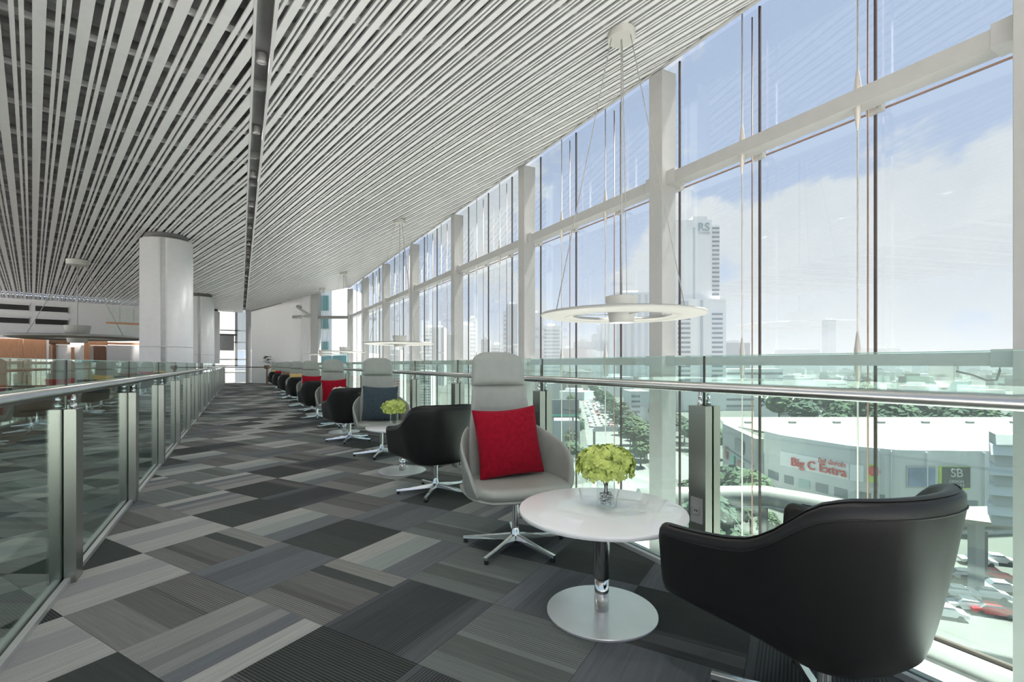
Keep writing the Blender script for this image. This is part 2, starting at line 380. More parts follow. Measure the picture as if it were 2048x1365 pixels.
# ---- glass balustrades (posts in two halves with the pane clamped between)
def balustrade(name, label, vin, sgn, us, du, ztop, zr, rr, rails, ztg, u0, u1, zpost_stub=True):
    b = empty(name, (vin, u0, 0)); tag(b, label, 'railing', 'glass balustrades along the walkway')
    def V(d): return sgn * d                     # local x, away from the walkway
    def bx(x0, x1, y0, y1, z0, z1): x0, x1 = sorted((x0, x1)); return MB().box(x0, x1, y0 - u0, y1 - u0, z0, z1)
    halfi = bx(V(0), V(.052), u0, u0 + du, .002, ztop).mesh('post', m_steel); halfo = bx(V(.066), V(.118), u0, u0 + du, .002, ztop).mesh('post', m_steel)
    stubm = MB().tube([(0, 0, ztop), (0, 0, ztop + .03)], .014, 10).tube([(0, 0, ztop + .03), (0, 0, ztop + .05), (0, 0, zr - rr)], [.008, .011, .008], 10).mesh('stub', m_chrome)
    gask = bx(V(.054), V(.064), u0, u0 + .008, ztop - .02, ztg).mesh('gasket', m_joint)
    for u in us:
        p = put('post', halfi, b, (0, u - u0, 0)); put('stub', stubm, p, (V(.026), du / 2, 0))
        q = put('post', halfo, b, (0, u - u0, 0)); put('stub', stubm, q, (V(.092), du / 2, 0))
        put('gasket', gask, b, (0, u - u0 + du / 2 - .004, 0))
    for d in rails: MB().tube([(V(d), 0, zr), (V(d), u1 - u0, zr)], rr, 20).build('handrail', m_rail, b)
    ends = [u0] + [u + du / 2 for u in us if u0 < u < u1] + [u1]
    for a, c in zip(ends, ends[1:]):
        p = bx(V(.056), V(.062), a + .005, c - .005, .03, ztg).build('glass_panel', m_rglass, b)
        e = bx(V(.0555), V(.0625), a + .005, c - .005, ztg, ztg + .003).build('top_edge', m_gedge, p)
    bx(V(.022), V(.050), u0, u1, .001, .028).build('base_channel', m_alum, b); bx(V(.068), V(.096), u0, u1, .001, .028).build('base_channel', m_alum, b)
    return b
lp = [1.755 + 1.765 * k for k in range(19)]
balustrade('glass_balustrade', 'glass balustrade with steel posts on the side of the white columns', -.79, -1, lp, .135, .95, 1.056, .027, (.026, .094), 1.222, .2, 34.2)
rp = [.09, 1.786, 3.437, 5.273, 6.88] + [8.58 + 1.70 * k for k in range(15)]
rb = balustrade('glass_balustrade', 'glass balustrade with steel posts on the window side behind the chairs', 2.17, 1, rp, .112, .972, 1.073, .0265, (.026,), 1.243, -1.5, 34)
pl = MB().box(-.004, 0, -.04, .04, -.068, .068).build('socket_plate', m_grey, rb, (-.0005, 1.786 + 1.5 + .055, .405))
MB().box(-.009, -.004, -.02, .02, -.02, .02).build('socket', m_alum, pl); 
for yy in (-.007, .007): MB().box(-.0105, -.009, yy - .003, yy + .003, -.005, .005).build('socket_slot', m_joint, pl)

# ---- window wall
KF = 2.385; MU = [5.316 + 4.066 * n for n in range(-2, 7)]; MV = 5.51; GV = 6.034; MW = .267; ZT = 5.95; ZLEDGE = -1.675
win = empty('window_1', (MV, 5, 0), kind='structure'); win['label'] = 'tall glazed wall of white steel mullions along the walkway'
def wp(name, mb, m, par=None): o = mb.build(name, m, par or win); o.location = (-MV, -5, 0) if par is None else (0, 0, 0); return o
mul = MB().box(0, .29, 0, MW, ZLEDGE, 5.62).mesh('mullion', m_facade)
for u in MU: bevel(put('mullion', mul, win, (0, u - 5, 0)), .006)
for a, b in zip(MU, MU[1:]):
    o = wp('transom', MB().box(5.605, 5.82, a + MW, b, 3.897, 4.062), m_facade)
    o = wp('transom', MB().box(5.605, 5.76, a + MW, b, 1.182, 1.30), m_facade)
    for z0, z1 in ((3.89, 4.10), (1.172, 1.325)):
        for y0, y1 in ((a + MW, a + MW + .16), (b - .16, b)): wp('sleeve', MB().box(5.597, 5.83, y0, y1, z0, z1), m_alum)
ferr = MB().lathe([(.004, 0), (.034, .0), (.034, .05), (.014, .22), (.004, .26)], 10).mesh('ferrule', m_rodw)
js = []
for k, a in enumerate(MU):
    cu = a + MW / 2
    for j in range(3):
        u = cu - 1.355 * j; js.append(u)
        if u < -2: continue
        wp('joint', MB().box(GV - .018, GV + .012, u - .011, u + .011, -1.53, ZT), m_joint)
        near = u < 14
        if near:
            c = wp('clamp', MB().box(GV - .10, GV - .02, u - .10, u + .05, 3.90, 3.985), m_facade)
            MB().tube([(-MV + 5.80, u - 5 - .05, 3.94), (-MV + GV - .06, u - 5 - .05, 3.945)], .02, 8).build('clamp_arm', m_facade, win)
        if j:
            for v, mm in ((5.669, m_rodw), (5.872, m_rod)):
                r = wp('rod', MB().tube([(v, u, -1.6), (v, u, 5.75)], .0085, 8), mm)
                if near and v < 5.7:
                    for z, f in ((1.30, 1), (1.182, -1), (4.062, 1), (3.897, -1)):
                        q = put('ferrule', ferr, r, (v, u, z))
                        if f < 0: q.rotation_euler = (pi, 0, 0)
js = sorted(set(round(x, 3) for x in js if x > -2)) + [29.85]
for a, b in zip(js, js[1:]):
    for z0, z1 in ((-1.53, 3.935), (3.95, ZT)): wp('pane', MB().box(GV - .006, GV + .006, a + .015, b - .015, z0, z1), m_glass)
    wp('joint', MB().box(GV - .012, GV + .008, a, b, 3.935, 3.951), m_rod)
ledge = MB().box(2.05, 5.888, -4, 30.5, ZLEDGE - .1, ZLEDGE).build('trim_1', m_ledge); ledge['kind'] = 'structure'
for v in (5.45, 5.66): MB().box(v, v + .012, -4, 29.7, ZLEDGE, ZLEDGE + .004).build('plate_joint', m_grey, ledge)
curb = MB().box(5.888, 6.12, -4, 29.9, ZLEDGE, -1.545).build('trim_2', m_alum); curb['kind'] = 'structure'
MB().box(5.87, 6.01, -4, 29.9, -1.545, -1.535).build('curb_top', m_wallw, curb); MB().box(6.01, 6.06, -4, 29.9, -1.535, -1.50).build('gasket', m_joint, curb)
edge = MB().box(EDGE - .003, EDGE + .03, -4, 34, -.35, .006).build('trim_3', m_white); edge['kind'] = 'structure'

# ---- ceiling: parallel slats of one wide and two narrow strips under a grey plenum
ceil = empty('ceiling', (0, 10, ZC), kind='structure'); ceil['label'] = 'slatted white ceiling of parallel strips under a dark plenum'
def cput(name, mb, m): o = mb.build(name, m, ceil); o.location = (0, -10, -ZC); return o
def endl(v): return 36.1 + .24 * v
ENDR = [(5.6, 29.65), (3.87, 30.6), (.6, 35.1), (.13, 36.1)]
def endr(v): return lerp([(b, a) for b, a in sorted(ENDR)], v)
PAT = [(0, .302), (.502, .618), (.711, .827)]
def slats(phi, per, w0, w1, v0, v1, ef, m):
    c, s = cos(phi), sin(phi); k0, k1 = int(w0 / per), int(w1 / per)
    for k in range(k0, k1 + 1):
        for a, b in PAT:
            q = []
            for f in (a, b):
                w = (k + f) * per
                us = max(-3.5, (w - v1 * c) / s)
                ue = (w - v0 * c) / s if v0 > 0 else 60
                vs = (w - us * s) / c
                for _ in range(60):
                    ve = (w - ue * s) / c; lim = ef(ve)
                    if ue > lim: ue -= (ue - lim) * .7
                    else: break
                q.append(((vs, us), ((w - ue * s) / c, ue)))
            if q[0][1][1] - q[0][0][1] < .2 or q[1][1][1] - q[1][0][1] < .2: continue
            pts = [q[0][0], q[1][0], q[1][1], q[0][1]]
            cput('slat', MB().hexa([(x, y, zc(x)) for x, y in pts], [(x, y, zc(x) + .03) for x, y in pts]), m)
slats(radians(15.4), .317, -1.6, 9.75, -13.5, VGL, endl, m_slatl)
slats(radians(13.6), .262, .2, 12.4, VGR, 5.50, endr, m_slat)
# plenum
cput('plenum_deck', MB().hexa([(-14, -4, ZC + .55), (VGR, -4, ZC + .55), (VGR, 36.2, ZC + .55), (-14, 32.8, ZC + .55)], [(-14, -4, ZC + .75), (VGR, -4, ZC + .75), (VGR, 36.2, ZC + .75), (-14, 32.8, ZC + .75)]), m_deck)
z6 = zc(6.1)
cput('plenum_deck', MB().hexa([(VGR, -4, ZC + .30), (6.1, -4, z6 + .30), (6.1, 29.9, z6 + .30), (VGR, 36.2, ZC + .30)], [(VGR, -4, ZC + .75), (6.1, -4, z6 + .5), (6.1, 29.9, z6 + .5), (VGR, 36.2, ZC + .75)]), m_deck)
def cross(phi, step, s0, s1, v0, v1, ef, zo, wd, ht, m, name):
    c, s = cos(phi), sin(phi); k = s0
    while k < s1:
        # line: u*c - v*s = k  -> u = (k + v*s)/c
        a, b = v0, v1
        while a < b and (k + a * s) / c > ef(a): a += .1
        while b > a and ((k + b * s) / c > ef(b) or (k + b * s) / c < -3.5): b -= .1
        if b - a > .3:
            p = [(a, (k + a * s) / c), (b, (k + b * s) / c), (b, (k + b * s) / c + wd), (a, (k + a * s) / c + wd)]
            cput(name, MB().hexa([(x, y, zc(x) + zo) for x, y in p], [(x, y, zc(x) + zo + ht) for x, y in p]), m)
        k += step
cross(radians(15.4), 1.15, 2, 37, -13, VGL - .02, endl, .031, .045, .05, m_runner, 'runner')
cross(radians(15.4), .46, 3, 37, -13, VGL - .02, endl, .30, .16, .20, m_beam, 'beam')
cross(radians(13.6), 1.15, -1, 36, VGR + .03, 5.5, endr, .031, .045, .05, m_runner, 'runner')
cross(radians(13.6), .52, 2.2, 36, VGR + .03, 5.5, endr, .13, .12, .10, m_beam, 'beam')
# groove between the two fields
gr = cput('groove', MB().box(VGL, VGR, -4, 35.9, ZC + .16, ZC + .18).box(VGL - .01, VGL, -4, 35.9, ZC, ZC + .18).box(VGR, VGR + .01, -4, 35.9, ZC, ZC + .18), m_grey)
cput('groove_trim', MB().box(VGL - .022, VGL + .004, -4, 35.9, ZC - .012, ZC + .04), m_slat); cput('groove_trim', MB().box(VGR - .004, VGR + .03, -4, 35.9, ZC - .012, ZC + .04), m_slat)
k = 3.0
while k < 34: cput('groove_spacer', MB().box(VGL, VGR, k, k + .06, ZC + .05, ZC + .16), m_beam); k += 1.4 if int(k) % 2 else 2.3
dl = MB().lathe([(.0, .0), (.036, .0), (.036, .01), (.044, .01), (.044, -.015), (.050, -.015), (.050, .08), (.0, .08)], 20).mesh('fill_spot', m_beam)  # spots with fixtures, added in the groove to brighten floor and tables
for i in range(18):
    yy = -1.5 + 1.9 * i; q = put('fill_spot', dl, ceil, (.205, yy - 10, .06))
    ld = bpy.data.lights.new('fill_spot', 'SPOT'); ld.energy = 27; ld.spot_size = radians(150); ld.spot_blend = 1.0; ld.shadow_soft_size = .12; ld.color = (1, .98, .95)
    lo_ = bpy.data.objects.new('fill_spot_lamp', ld); COL.objects.link(lo_); lo_.parent = ceil; lo_.location = (.205, yy - 10, .03)
cput('edge_trim', MB().hexa([(5.49, -4, zc(5.49) - .02), (5.56, -4, zc(5.56) - .02), (5.56, 29.7, zc(5.56) - .02), (5.49, 29.7, zc(5.49) - .02)],
    [(5.49, -4, zc(5.49) + .30), (5.56, -4, zc(5.56) + .30), (5.56, 29.7, zc(5.56) + .30), (5.49, 29.7, zc(5.49) + .30)]), m_facade)
cput('end_trim', MB().hexa([(0.6, 35.1, ZC), (3.87, 30.6, zc(3.87)), (3.9, 30.7, zc(3.87)), (.63, 35.2, ZC)], [(0.6, 35.1, ZC + .5), (3.87, 30.6, zc(3.87) + .4), (3.9, 30.7, zc(3.87) + .4), (.63, 35.2, ZC + .5)]), m_facade)

# ---- glazed return, end wall, end window, bulkhead wall of the hall
def wallbox(p, q, th, z0, z1):
    d = Vector((q[0] - p[0], q[1] - p[1])).normalized(); n = Vector((-d.y, d.x)) * th
    b = [(p[0], p[1], z0), (q[0], q[1], z0), (q[0] + n.x, q[1] + n.y, z0), (p[0] + n.x, p[1] + n.y, z0)]
    return MB().hexa(b, [(x, y, z1) for x, y, z in b])
C0, C1, C2 = (5.51, 29.72), (3.95, 30.57), (3.62, 30.92)
w2 = empty('window_2', (C0[0], C0[1], 0), kind='structure'); w2['label'] = 'glazed return at the far end of the window wall'
def loc2(mb, name, m, e): o = mb.build(name, m, e); o.location = -e.location; return o
loc2(wallbox(C1, C0, .02, -1.5, 5.6), 'pane', m_glass, w2)
loc2(wallbox(C1, C0, .16, 3.85, 4.02), 'transom', m_facade, w2); loc2(wallbox(C1, C0, .16, 1.15, 1.27), 'transom', m_facade, w2)
mid = (4.45, 30.3)
loc2(wallbox(C2, C1, .3, -1.6, 5.4), 'mullion', m_facade, w2)
endw = wallbox((.62, 35.1), C2, .25, -1.6, 5.35).build('wall_end', m_wallw); endw['kind'] = 'structure'
wallbox((3.25, 31.30), C2, -.12, -1.6, 5.3).build('pilaster', m_wallg, endw)
br = MB().tube([(3.55, 30.85, 4.05), (2.95, 31.6, 4.62)], .10, 10).tube([(3.55, 30.85, 3.98), (2.75, 31.9, 4.0)], .09, 10).build('roof_bracket', m_facade)
tag(br, 'white steel roof bracket high on the far end wall', 'bracket')
wc = MB().box(.30, .60, 35.3, 35.6, 0, 4.6).build('end_column', m_grey); tag(wc, 'dark grey steel post at the end of the walkway', 'column')
w3 = empty('window_3', (0, 36, 0), kind='structure'); w3['label'] = 'glazed opening at the end of the walkway'
def loc3(mb, name, m): return loc2(mb, name, m, w3)
loc3(MB().box(-2.4, .3, 35.98, 36.0, 0, 4.5), 'pane', m_glass)
for z in (.62, 1.05, 1.45, 2.55, 3.3): loc3(MB().box(-1.2, .3, 35.9, 36.02, z, z + .07), 'transom', m_alum)
loc3(MB().box(-.30, -.16, 35.9, 36.04, 1.05, 4.5), 'mullion', m_facade)
loc3(MB().box(-1.3, -.35, 35.86, 36.0, 2.05, 3.0), 'panel', m_grey); loc3(MB().box(-1.3, -.2, 35.8, 36.0, 3.0, 3.1), 'panel', m_dark)
hr = MB().tube([(-.9, 35.0, 1.0), (1.75, 33.35, 1.0)], .03, 10).build('end_handrail', m_dark); tag(hr, 'thin dark handrail crossing the far end of the walkway', 'railing')
# hall wall
def wv(px, off=0.0):
    t = (px - 1024) / F; s = SN + CS * t
    Y = (36.1 - off) / ((CS - SN * t) - .24 * s); return (s * Y, (CS - SN * t) * Y)
wb = wallbox(wv(-330), wv(300), .3, 2.62, 4.62).build('wall_back', m_wallg); wb['kind'] = 'structure'
wallbox(wv(-330, -.7), wv(470, -.7), .3, 0, 4.6).build('recess', m_wallw, wb)
wallbox(wv(-330), wv(300), -.7, 2.5, 2.62).build('soffit', m_wallw, wb)
def hp(name, a, b, z0, z1, m, off=-.66, th=-.06, par=None): return wallbox(wv(a, off), wv(b, off), th, z0, z1).build(name, m, par or wb)
hp('wood_panel', -200, 46, 0, 2.5, m_wood); hp('wood_panel', 46.5, 93, 0, 2.5, m_wood)
hp('door_jamb', 93, 98, 0, 2.5, m_wallw); hp('door_leaf', 100, 106, 0, 2.3, m_wood); hp('lintel', 98, 140, 2.25, 2.5, m_wood2)
hp('dark_panel', 105, 112, 0, 2.3, m_wood2); hp('wood_post', 142, 149, 0, 2.1, m_wood); hp('wood_post', 168, 180, 0, 2.5, m_wood)
hp('wood_rail', 180, 215, 2.25, 2.5, m_wood); hp('dark_panel', 187, 212, 0, 2.2, m_wood2); hp('grey_panel', 213, 282, 0, 2.25, m_wallg); hp('wood_rail', 213, 282, 2.3, 2.42, m_wood)
for a, b in ((214, 238), (241, 266), (269, 300)): hp('clerestory_pane', a, b, 3.55, 4.35, mat('milk_glass', (.62, .66, .64), .3), -.02, -.05)
hp('clerestory_sill', 212, 300, 3.42, 3.52, m_wood, -.02, -.08); hp('white_panel', 212, 300, 2.62, 3.42, mat('pale_panel', (.66, .70, .68), .4), -.02, -.05)
for a, b in ((-72, 58), (71, 136)):
    for z in (3.92, 3.25):
        v = hp('vent_grille', a, b, z, z + .27, m_vent, .01, -.03)
        hp('vent_frame', a - 1, b + 1, z + .27, z + .32, m_wallg, .03, -.05); hp('vent_frame', a - 1, b + 1, z - .05, z, m_wallg, .03, -.05)
        n = 11
        for k in range(n + 1): x = a + (b - a) * k / n; hp('vent_blade', x - .6, x + .6, z, z + .27, m_grey, .02, -.02)

# ---- round columns with clad panels
def column(u, label):
    c = empty('round_column', (-1.66, u, 0)); tag(c, label, 'column', 'round white columns beside the walkway')
    def arc(a0, a1, r, n, z0, z1):
        mb = MB(); ang = [a0 + (a1 - a0) * i / n for i in range(n + 1)]
        pts = [(r * cos(a), r * sin(a)) for a in ang]; inn = [((r - .03) * cos(a), (r - .03) * sin(a)) for a in ang]
        vs = []; fs = []
        for i in range(n + 1): vs += [pts[i] + (z0,), pts[i] + (z1,), inn[i] + (z1,), inn[i] + (z0,)]
        for i in range(n):
            o = 4 * i; fs += [(o, o + 4, o + 5, o + 1), (o + 1, o + 5, o + 6, o + 2), (o + 2, o + 6, o + 7, o + 3)]
        fs += [(0, 1, 2, 3), (4 * n + 3, 4 * n + 2, 4 * n + 1, 4 * n)]
        return mb.add(vs, fs, True)
    ga = radians(-92)
    arc(ga + radians(5), ga + radians(178), .57, 30, .02, ZC - .16).build('cladding', m_col, c); arc(ga + radians(182), ga + radians(355), .57, 30, .02, ZC - .16).build('cladding', m_col, c)
    MB().lathe([(.545, 0), (.545, ZC - .14)], 40).build('core', m_colg, c)
    MB().lathe([(.47, ZC - .14), (.47, ZC + .10)], 32).build('collar', m_dark, c)
    MB().lathe([(.572, 1.62), (.573, 1.63), (.572, 1.64)], 40).build('seam', m_wallg, c)
    return c
column(15.4, 'nearest of the round white columns, its dark collar meeting the ceiling')
column(27.5, 'second round white column along the walkway, partly behind the nearest')
column(34.6, 'farthest round white column, a thin strip by the end window')

# ---- unseen pale slabs added beyond hall and behind walkway to bounce sunlight indoors
tm_ = mat('bounce_pale', (.72, .71, .69), .8, var=.05, scale=.5)
for nm_, a in (('bounce_slab', (-46, -14, -34, 33)), ('bounce_slab', (-14, 5, -34, -4))):
    o = MB().box(a[0], a[1], a[2], a[3], -.5, -.01).build(nm_, tm_); o['kind'] = 'structure'
# ================================================================== FURNITURE
def star_base(root, zs):
    MB().lathe([(.030, .03), (.034, .045), (.034, .085), (.024, .11), (.021, .14), (.021, zs - .03), (.030, zs - .02), (.034, zs)], 18).build('column', m_chrome, root)
    leg = MB()
    secs = []
    for x, z0, z1, w in ((.02, .045, .088, .020), (.12, .038, .072, .018), (.25, .030, .055, .0165), (.358, .026, .046, .016)):
        secs.append([(x, -w, z0), (x, w, z0), (x, w * .75, z1), (x, -w * .75, z1)])
    vs = [p for q in secs for p in q]; fs = [(0, 1, 2, 3)[::-1], tuple(12 + i for i in range(4))]
    for i in range(3):
        for j in range(4): fs.append((4 * i + j, 4 * i + (j + 1) % 4, 4 * i + 4 + (j + 1) % 4, 4 * i + 4 + j))
    lm = leg.add(vs, fs).mesh('leg', m_cast); gm = MB().lathe([(.012, 0), (.014, .004), (.014, .027)], 10).mesh('glide', m_rubber)
    for k in range(5):
        a = radians(100 + 72 * k); l = put('leg', lm, root, (0, 0, 0), a); bevel(l, .003); put('glide', gm, l, (.342, 0, 0))

def plate_top(root, z):
    MB().lathe([(.05, z), (.13, z + .012), (.13, z + .02), (.02, z + .02)], 20).build('mount_plate', m_dark, root)

def highback():
    r = empty('highback_chair')
    star_base(r, .34); plate_top(r, .335)
    YB = lambda z: .235 + .20 * max(0, (z - .40)) / .85 + .02 * sin(max(0, z - .4) * 3.6)
    WB = [(.38, .255), (.55, .262), (.68, .252), (.85, .222), (1.05, .200), (1.29, .178)]
    # seat with a rounded front
    def fs(a, b, n):
        w = .335 * (1 - .28 * max(0, -b) ** 3.0) * (1 - .12 * max(0, b) ** 2)
        y = -.015 + .27 * b + (.0 if b > 0 else -.035 * (1 - a * a))
        return (a * w, y, .405 + n + .012 * (1 - b) * .2 - .012 * (1 - a * a) * (1 - b * b))
    MB().slab(18, 14, fs, lambda a, b: .042 * ((1 - a ** 8) * (1 - b ** 8)) ** .5).build('seat', m_leatherg, r)
    def fu(a, b, n):
        w = .345 * (1 - .30 * max(0, -b) ** 3) * (1 - .10 * max(0, b) ** 2)
        return (a * w, -.01 + .275 * b + (0 if b > 0 else -.03 * (1 - a * a)), .372 + n)
    MB().slab(18, 12, fu, lambda a, b: .020 * ((1 - a ** 6) * (1 - b ** 6)) ** .5).build('seat_shell', m_leatherg, r)
    def fb(a, b, n):
        z = .715 + .335 * b; w = lerp(WB, z)
        return (a * w, YB(z) - n - .055 * a * a, z + .0 * n)
    MB().slab(14, 18, fb, lambda a, b: .032 * ((1 - a ** 6) * (1 - b ** 10)) ** .5).build('backrest', m_leatherg, r)
    def fh(a, b, n):
        z = 1.165 + .122 * b; rc = 1 - (.16 * max(0, b) ** 5)
        w = lerp(WB, z) * rc + .004
        top = .012 * (1 - a ** 4) if b > .9 else 0
        return (a * w, YB(z) - .006 - n * 1.0 - .045 * a * a, z + (-.03 * abs(a) ** 5 * max(0, b) ** 3))
    MB().slab(14, 12, fh, lambda a, b: .054 * ((1 - a ** 6) * (1 - b ** 6)) ** .5).build('headrest', m_leatherg, r)
    for sg in (1, -1):
        path = [(.215, .335, .80, .40), (.262, .27, .765, .385), (.312, .17, .725, .375), (.345, .06, .685, .37), (.358, -.04, .640, .37), (.350, -.11, .590, .372), (.332, -.165, .50, .378), (.318, -.19, .42, .385)]
        mb = MB(); cols = []
        for i, (x, y, zt, zb) in enumerate(path):
            p0 = path[max(0, i - 1)]; p1 = path[min(len(path) - 1, i + 1)]
            d = Vector((p1[0] - p0[0], p1[1] - p0[1])).normalized(); nx, ny = -d.y, d.x     # inward normal
            if nx * x > 0: nx, ny = -nx, -ny
            T = .017; prof = []
            zt = min(zt, 9)
            for f, o in ((0, -T * .2), (0, -T), (.3, -T), (.7, -T), (.93, -T * .8), (1, 0), (.93, T * .8), (.7, T), (.3, T), (0, T), (0, T * .2)):
                z = zb + (zt - zb) * f; lean = .035 * (f - .8)
                prof.append((sg * (x - nx * (o) + (lean if y < .3 else 0)), y - ny * o, z))
            cols.append(prof)
        n = len(cols[0]); vs = [p for q in cols for p in q]
        fs = [((i * n + j), (i + 1) * n + j, (i + 1) * n + j + 1, i * n + j + 1) for i in range(len(cols) - 1) for j in range(n - 1)]
        fs += [tuple(range(n)), tuple((len(cols) - 1) * n + j for j in range(n))[::-1]]
        if sg < 0: fs = [q[::-1] for q in fs]
        o = mb.add(vs, fs, True).build('armrest', m_leatherg, r)
        s2 = o.modifiers.new('sub', 'SUBSURF'); s2.levels = 1; s2.render_levels = 1
    return r

def tub(mleather):
    r = empty('tub_chair')
    star_base(r, .33); plate_top(r, .325)
    a, N_ = .342, 52
    path = []
    for i in range(N_ + 1):
        q = i / N_
        if q < .26: f = q / .26; path.append((-.370 + .028 * f, -.37 + .36 * f))
        elif q > .74: f = (1 - q) / .26; path.append((.370 - .028 * f, -.37 + .36 * f))
        else:
            w = pi * (q - .26) / .48; cx, sy = -cos(w), sin(w); e = 2 / 2.35
            path.append((a * (abs(cx) ** e) * (1 if cx > 0 else -1), -.01 + .352 * sy ** e))
    def ztop(y): return lerp([(-.40, .600), (-.3, .607), (-.2, .619), (-.1, .636), (-.02, .658), (.05, .695), (.10, .735), (.15, .782), (.20, .816), (.25, .833), (.33, .840)], y)
    T = .033; cols = []
    for i, (x, y) in enumerate(path):
        p0 = Vector(path[max(0, i - 1)]); p1 = Vector(path[min(N_, i + 1)]); d = (p1 - p0).normalized(); nx, ny = d.y, -d.x   # inward
        if nx * -x + ny * (-.0 - y) < 0 and abs(x) > .05: nx, ny = -nx, -ny
        if y > .3: nx, ny = (-d.y, d.x) if (-d.y) * 0 + d.x * -1 > 0 else (d.y, -d.x)
        zt = ztop(y); zb = .345 - .037 * sm(-.3, .3, y)
        prof = []
        def pt(f, off, dz=0.0):
            bx, by = x * (.77 + .16 * (1 - sm(-.37, .1, y))), (y * .70 if y > 0 else y)
            e = f ** .72; px, py = bx + (x - bx) * e, by + (y - by) * e
            return (px + nx * off, py + ny * off, zb + (zt - T - zb) * f + dz)
        prof.append(pt(0, T * 1.6, -.004)); prof.append(pt(0, T * .5, -.012))
        for f in (0.02, .12, .3, .5, .7, .86, .96): prof.append(pt(f, 0))
        for k in range(1, 6): w = pi * k / 6; prof.append(pt(1, T - T * cos(w), T * sin(w)))
        for f in (.96, .8, .5, .2, .02): prof.append(pt(f, 2 * T))
        cols.append(prof)
    n = len(cols[0])
    def shrink(c, k, dy): m = [sum(p[j] for p in c) / n for j in range(3)]; return [tuple(m[j] + (p[j] - m[j]) * k + (dy if j == 1 else 0) for j in range(3)) for p in c]
    cols = [shrink(cols[0], .86, -.022), shrink(cols[0], .965, -.014)] + cols + [shrink(cols[-1], .965, -.014), shrink(cols[-1], .86, -.022)]
    vs = [p for q in cols for p in q]; K = len(cols)
    fs = [(i * n + j, (i + 1) * n + j, (i + 1) * n + (j + 1) % n, i * n + (j + 1) % n) for i in range(K - 1) for j in range(n)]
    fs = [q[::-1] for q in fs]; fs += [tuple(range(n)), tuple((K - 1) * n + j for j in range(n))[::-1]]
    sh = MB().add(vs, fs, True).build('shell', mleather, r)
    seam = [cols[i][8] for i in range(3, K - 3)]; seam2 = [tuple(p) for p in (cols[i][10] for i in range(3, K - 3))]
    for sgm in (seam, seam2): MB().tube([(p[0] * 1.003, p[1] * 1.003, p[2] + .002) for p in sgm], .0022, 6).build('seam', mleather, sh)
    MB().slab(14, 14, lambda p, q, h: (p * .258 * (1 - .42 * max(0, q) ** 3), -.09 + .26 * q, .415 + h), lambda p, q: .05 * ((1 - p ** 6) * (1 - q ** 6)) ** .5).build('seat', mleather, r)
    def fbm(p, q, h): return (p * .245 * (1 - .40 * max(0, q) ** 3), -.085 + .25 * q, .352 + h)
    MB().slab(14, 14, fbm, lambda p, q: .030 * ((1 - p ** 6) * (1 - q ** 6)) ** .5).build('seat_base', mleather, r)
    return r

def table_obj():
    t = empty('side_table')
    MB().lathe([(.0, .478), (.385, .478), (.397, .482), (.40, .490), (.40, .497), (.397, .5015), (.392, .503), (.0, .503)], 72).build('tabletop', m_stone, t)
    MB().lathe([(.0385, .17), (.0385, .47), (.07, .472), (.07, .478)], 28).build('sleeve', m_chromed, t)
    MB().lathe([(.034, .012), (.034, .18)], 28).build('column', m_chrome, t)
    MB().lathe([(.262, .0), (.264, .003), (.264, .010), (.262, .0125), (.0, .0135)], 64).build('base_disc', mat('satin_disc', (.88, .88, .88), .30, .55, var=.02), t)
    return t

def cushion_mesh(m, w=.235):
    def f(a, b, n):
        x = a * w * (1 - .07 * (1 - b * b)); z = b * w * (1 - .08 * (1 - a * a) * (1.2 if b > 0 else .6))
        return (x, n, z)
    return MB().slab(18, 18, f, lambda a, b: .085 * ((1 - a * a) * (1 - b * b)) ** .42).mesh('cushion', m)
cm = {k: cushion_mesh(m) for k, m in dict(red=m_red, navy=m_navy, yellow=m_yellow, brown=m_brown).items()}

def flower(root, m, rx, rz, zc_, n, seed):
    rr = random.Random(seed); mb = MB()
    for i in range(n):
        h = rr.uniform(-.62, 1); a = rr.uniform(0, 2 * pi); q = sqrt(max(0, 1 - h * h)); k = rr.uniform(.78, 1.0)
        c = Vector((rx * q * cos(a) * k, rx * q * sin(a) * k, zc_ + rz * h * k))
        nd = Vector((q * cos(a), q * sin(a), h * .9)).normalized(); nd = (nd + Vector((rr.uniform(-.35, .35), rr.uniform(-.35, .35), rr.uniform(-.2, .35)))).normalized()
        t1 = nd.cross(Vector((0, 0, 1)) if abs(nd.z) < .9 else Vector((1, 0, 0))).normalized(); t2 = nd.cross(t1); w0 = rr.uniform(0, pi)
        for p in range(4):
            w = w0 + p * pi / 2; d = t1 * cos(w) + t2 * sin(w); e = -t1 * sin(w) + t2 * cos(w); s = rr.uniform(.017, .023); u = rr.uniform(.002, .009)
            pts = [c, c + d * s * .55 + e * s * .5 + nd * u * .6, c + d * s * 1.05 + e * s * .28 + nd * u, c + d * s * 1.12 - e * s * .2 + nd * u * .9, c + d * s * .55 - e * s * .5 + nd * u * .5]
            mb.add(pts, [(0, 1, 2, 3, 4)], False)
    return mb.build('bloom', m, root)
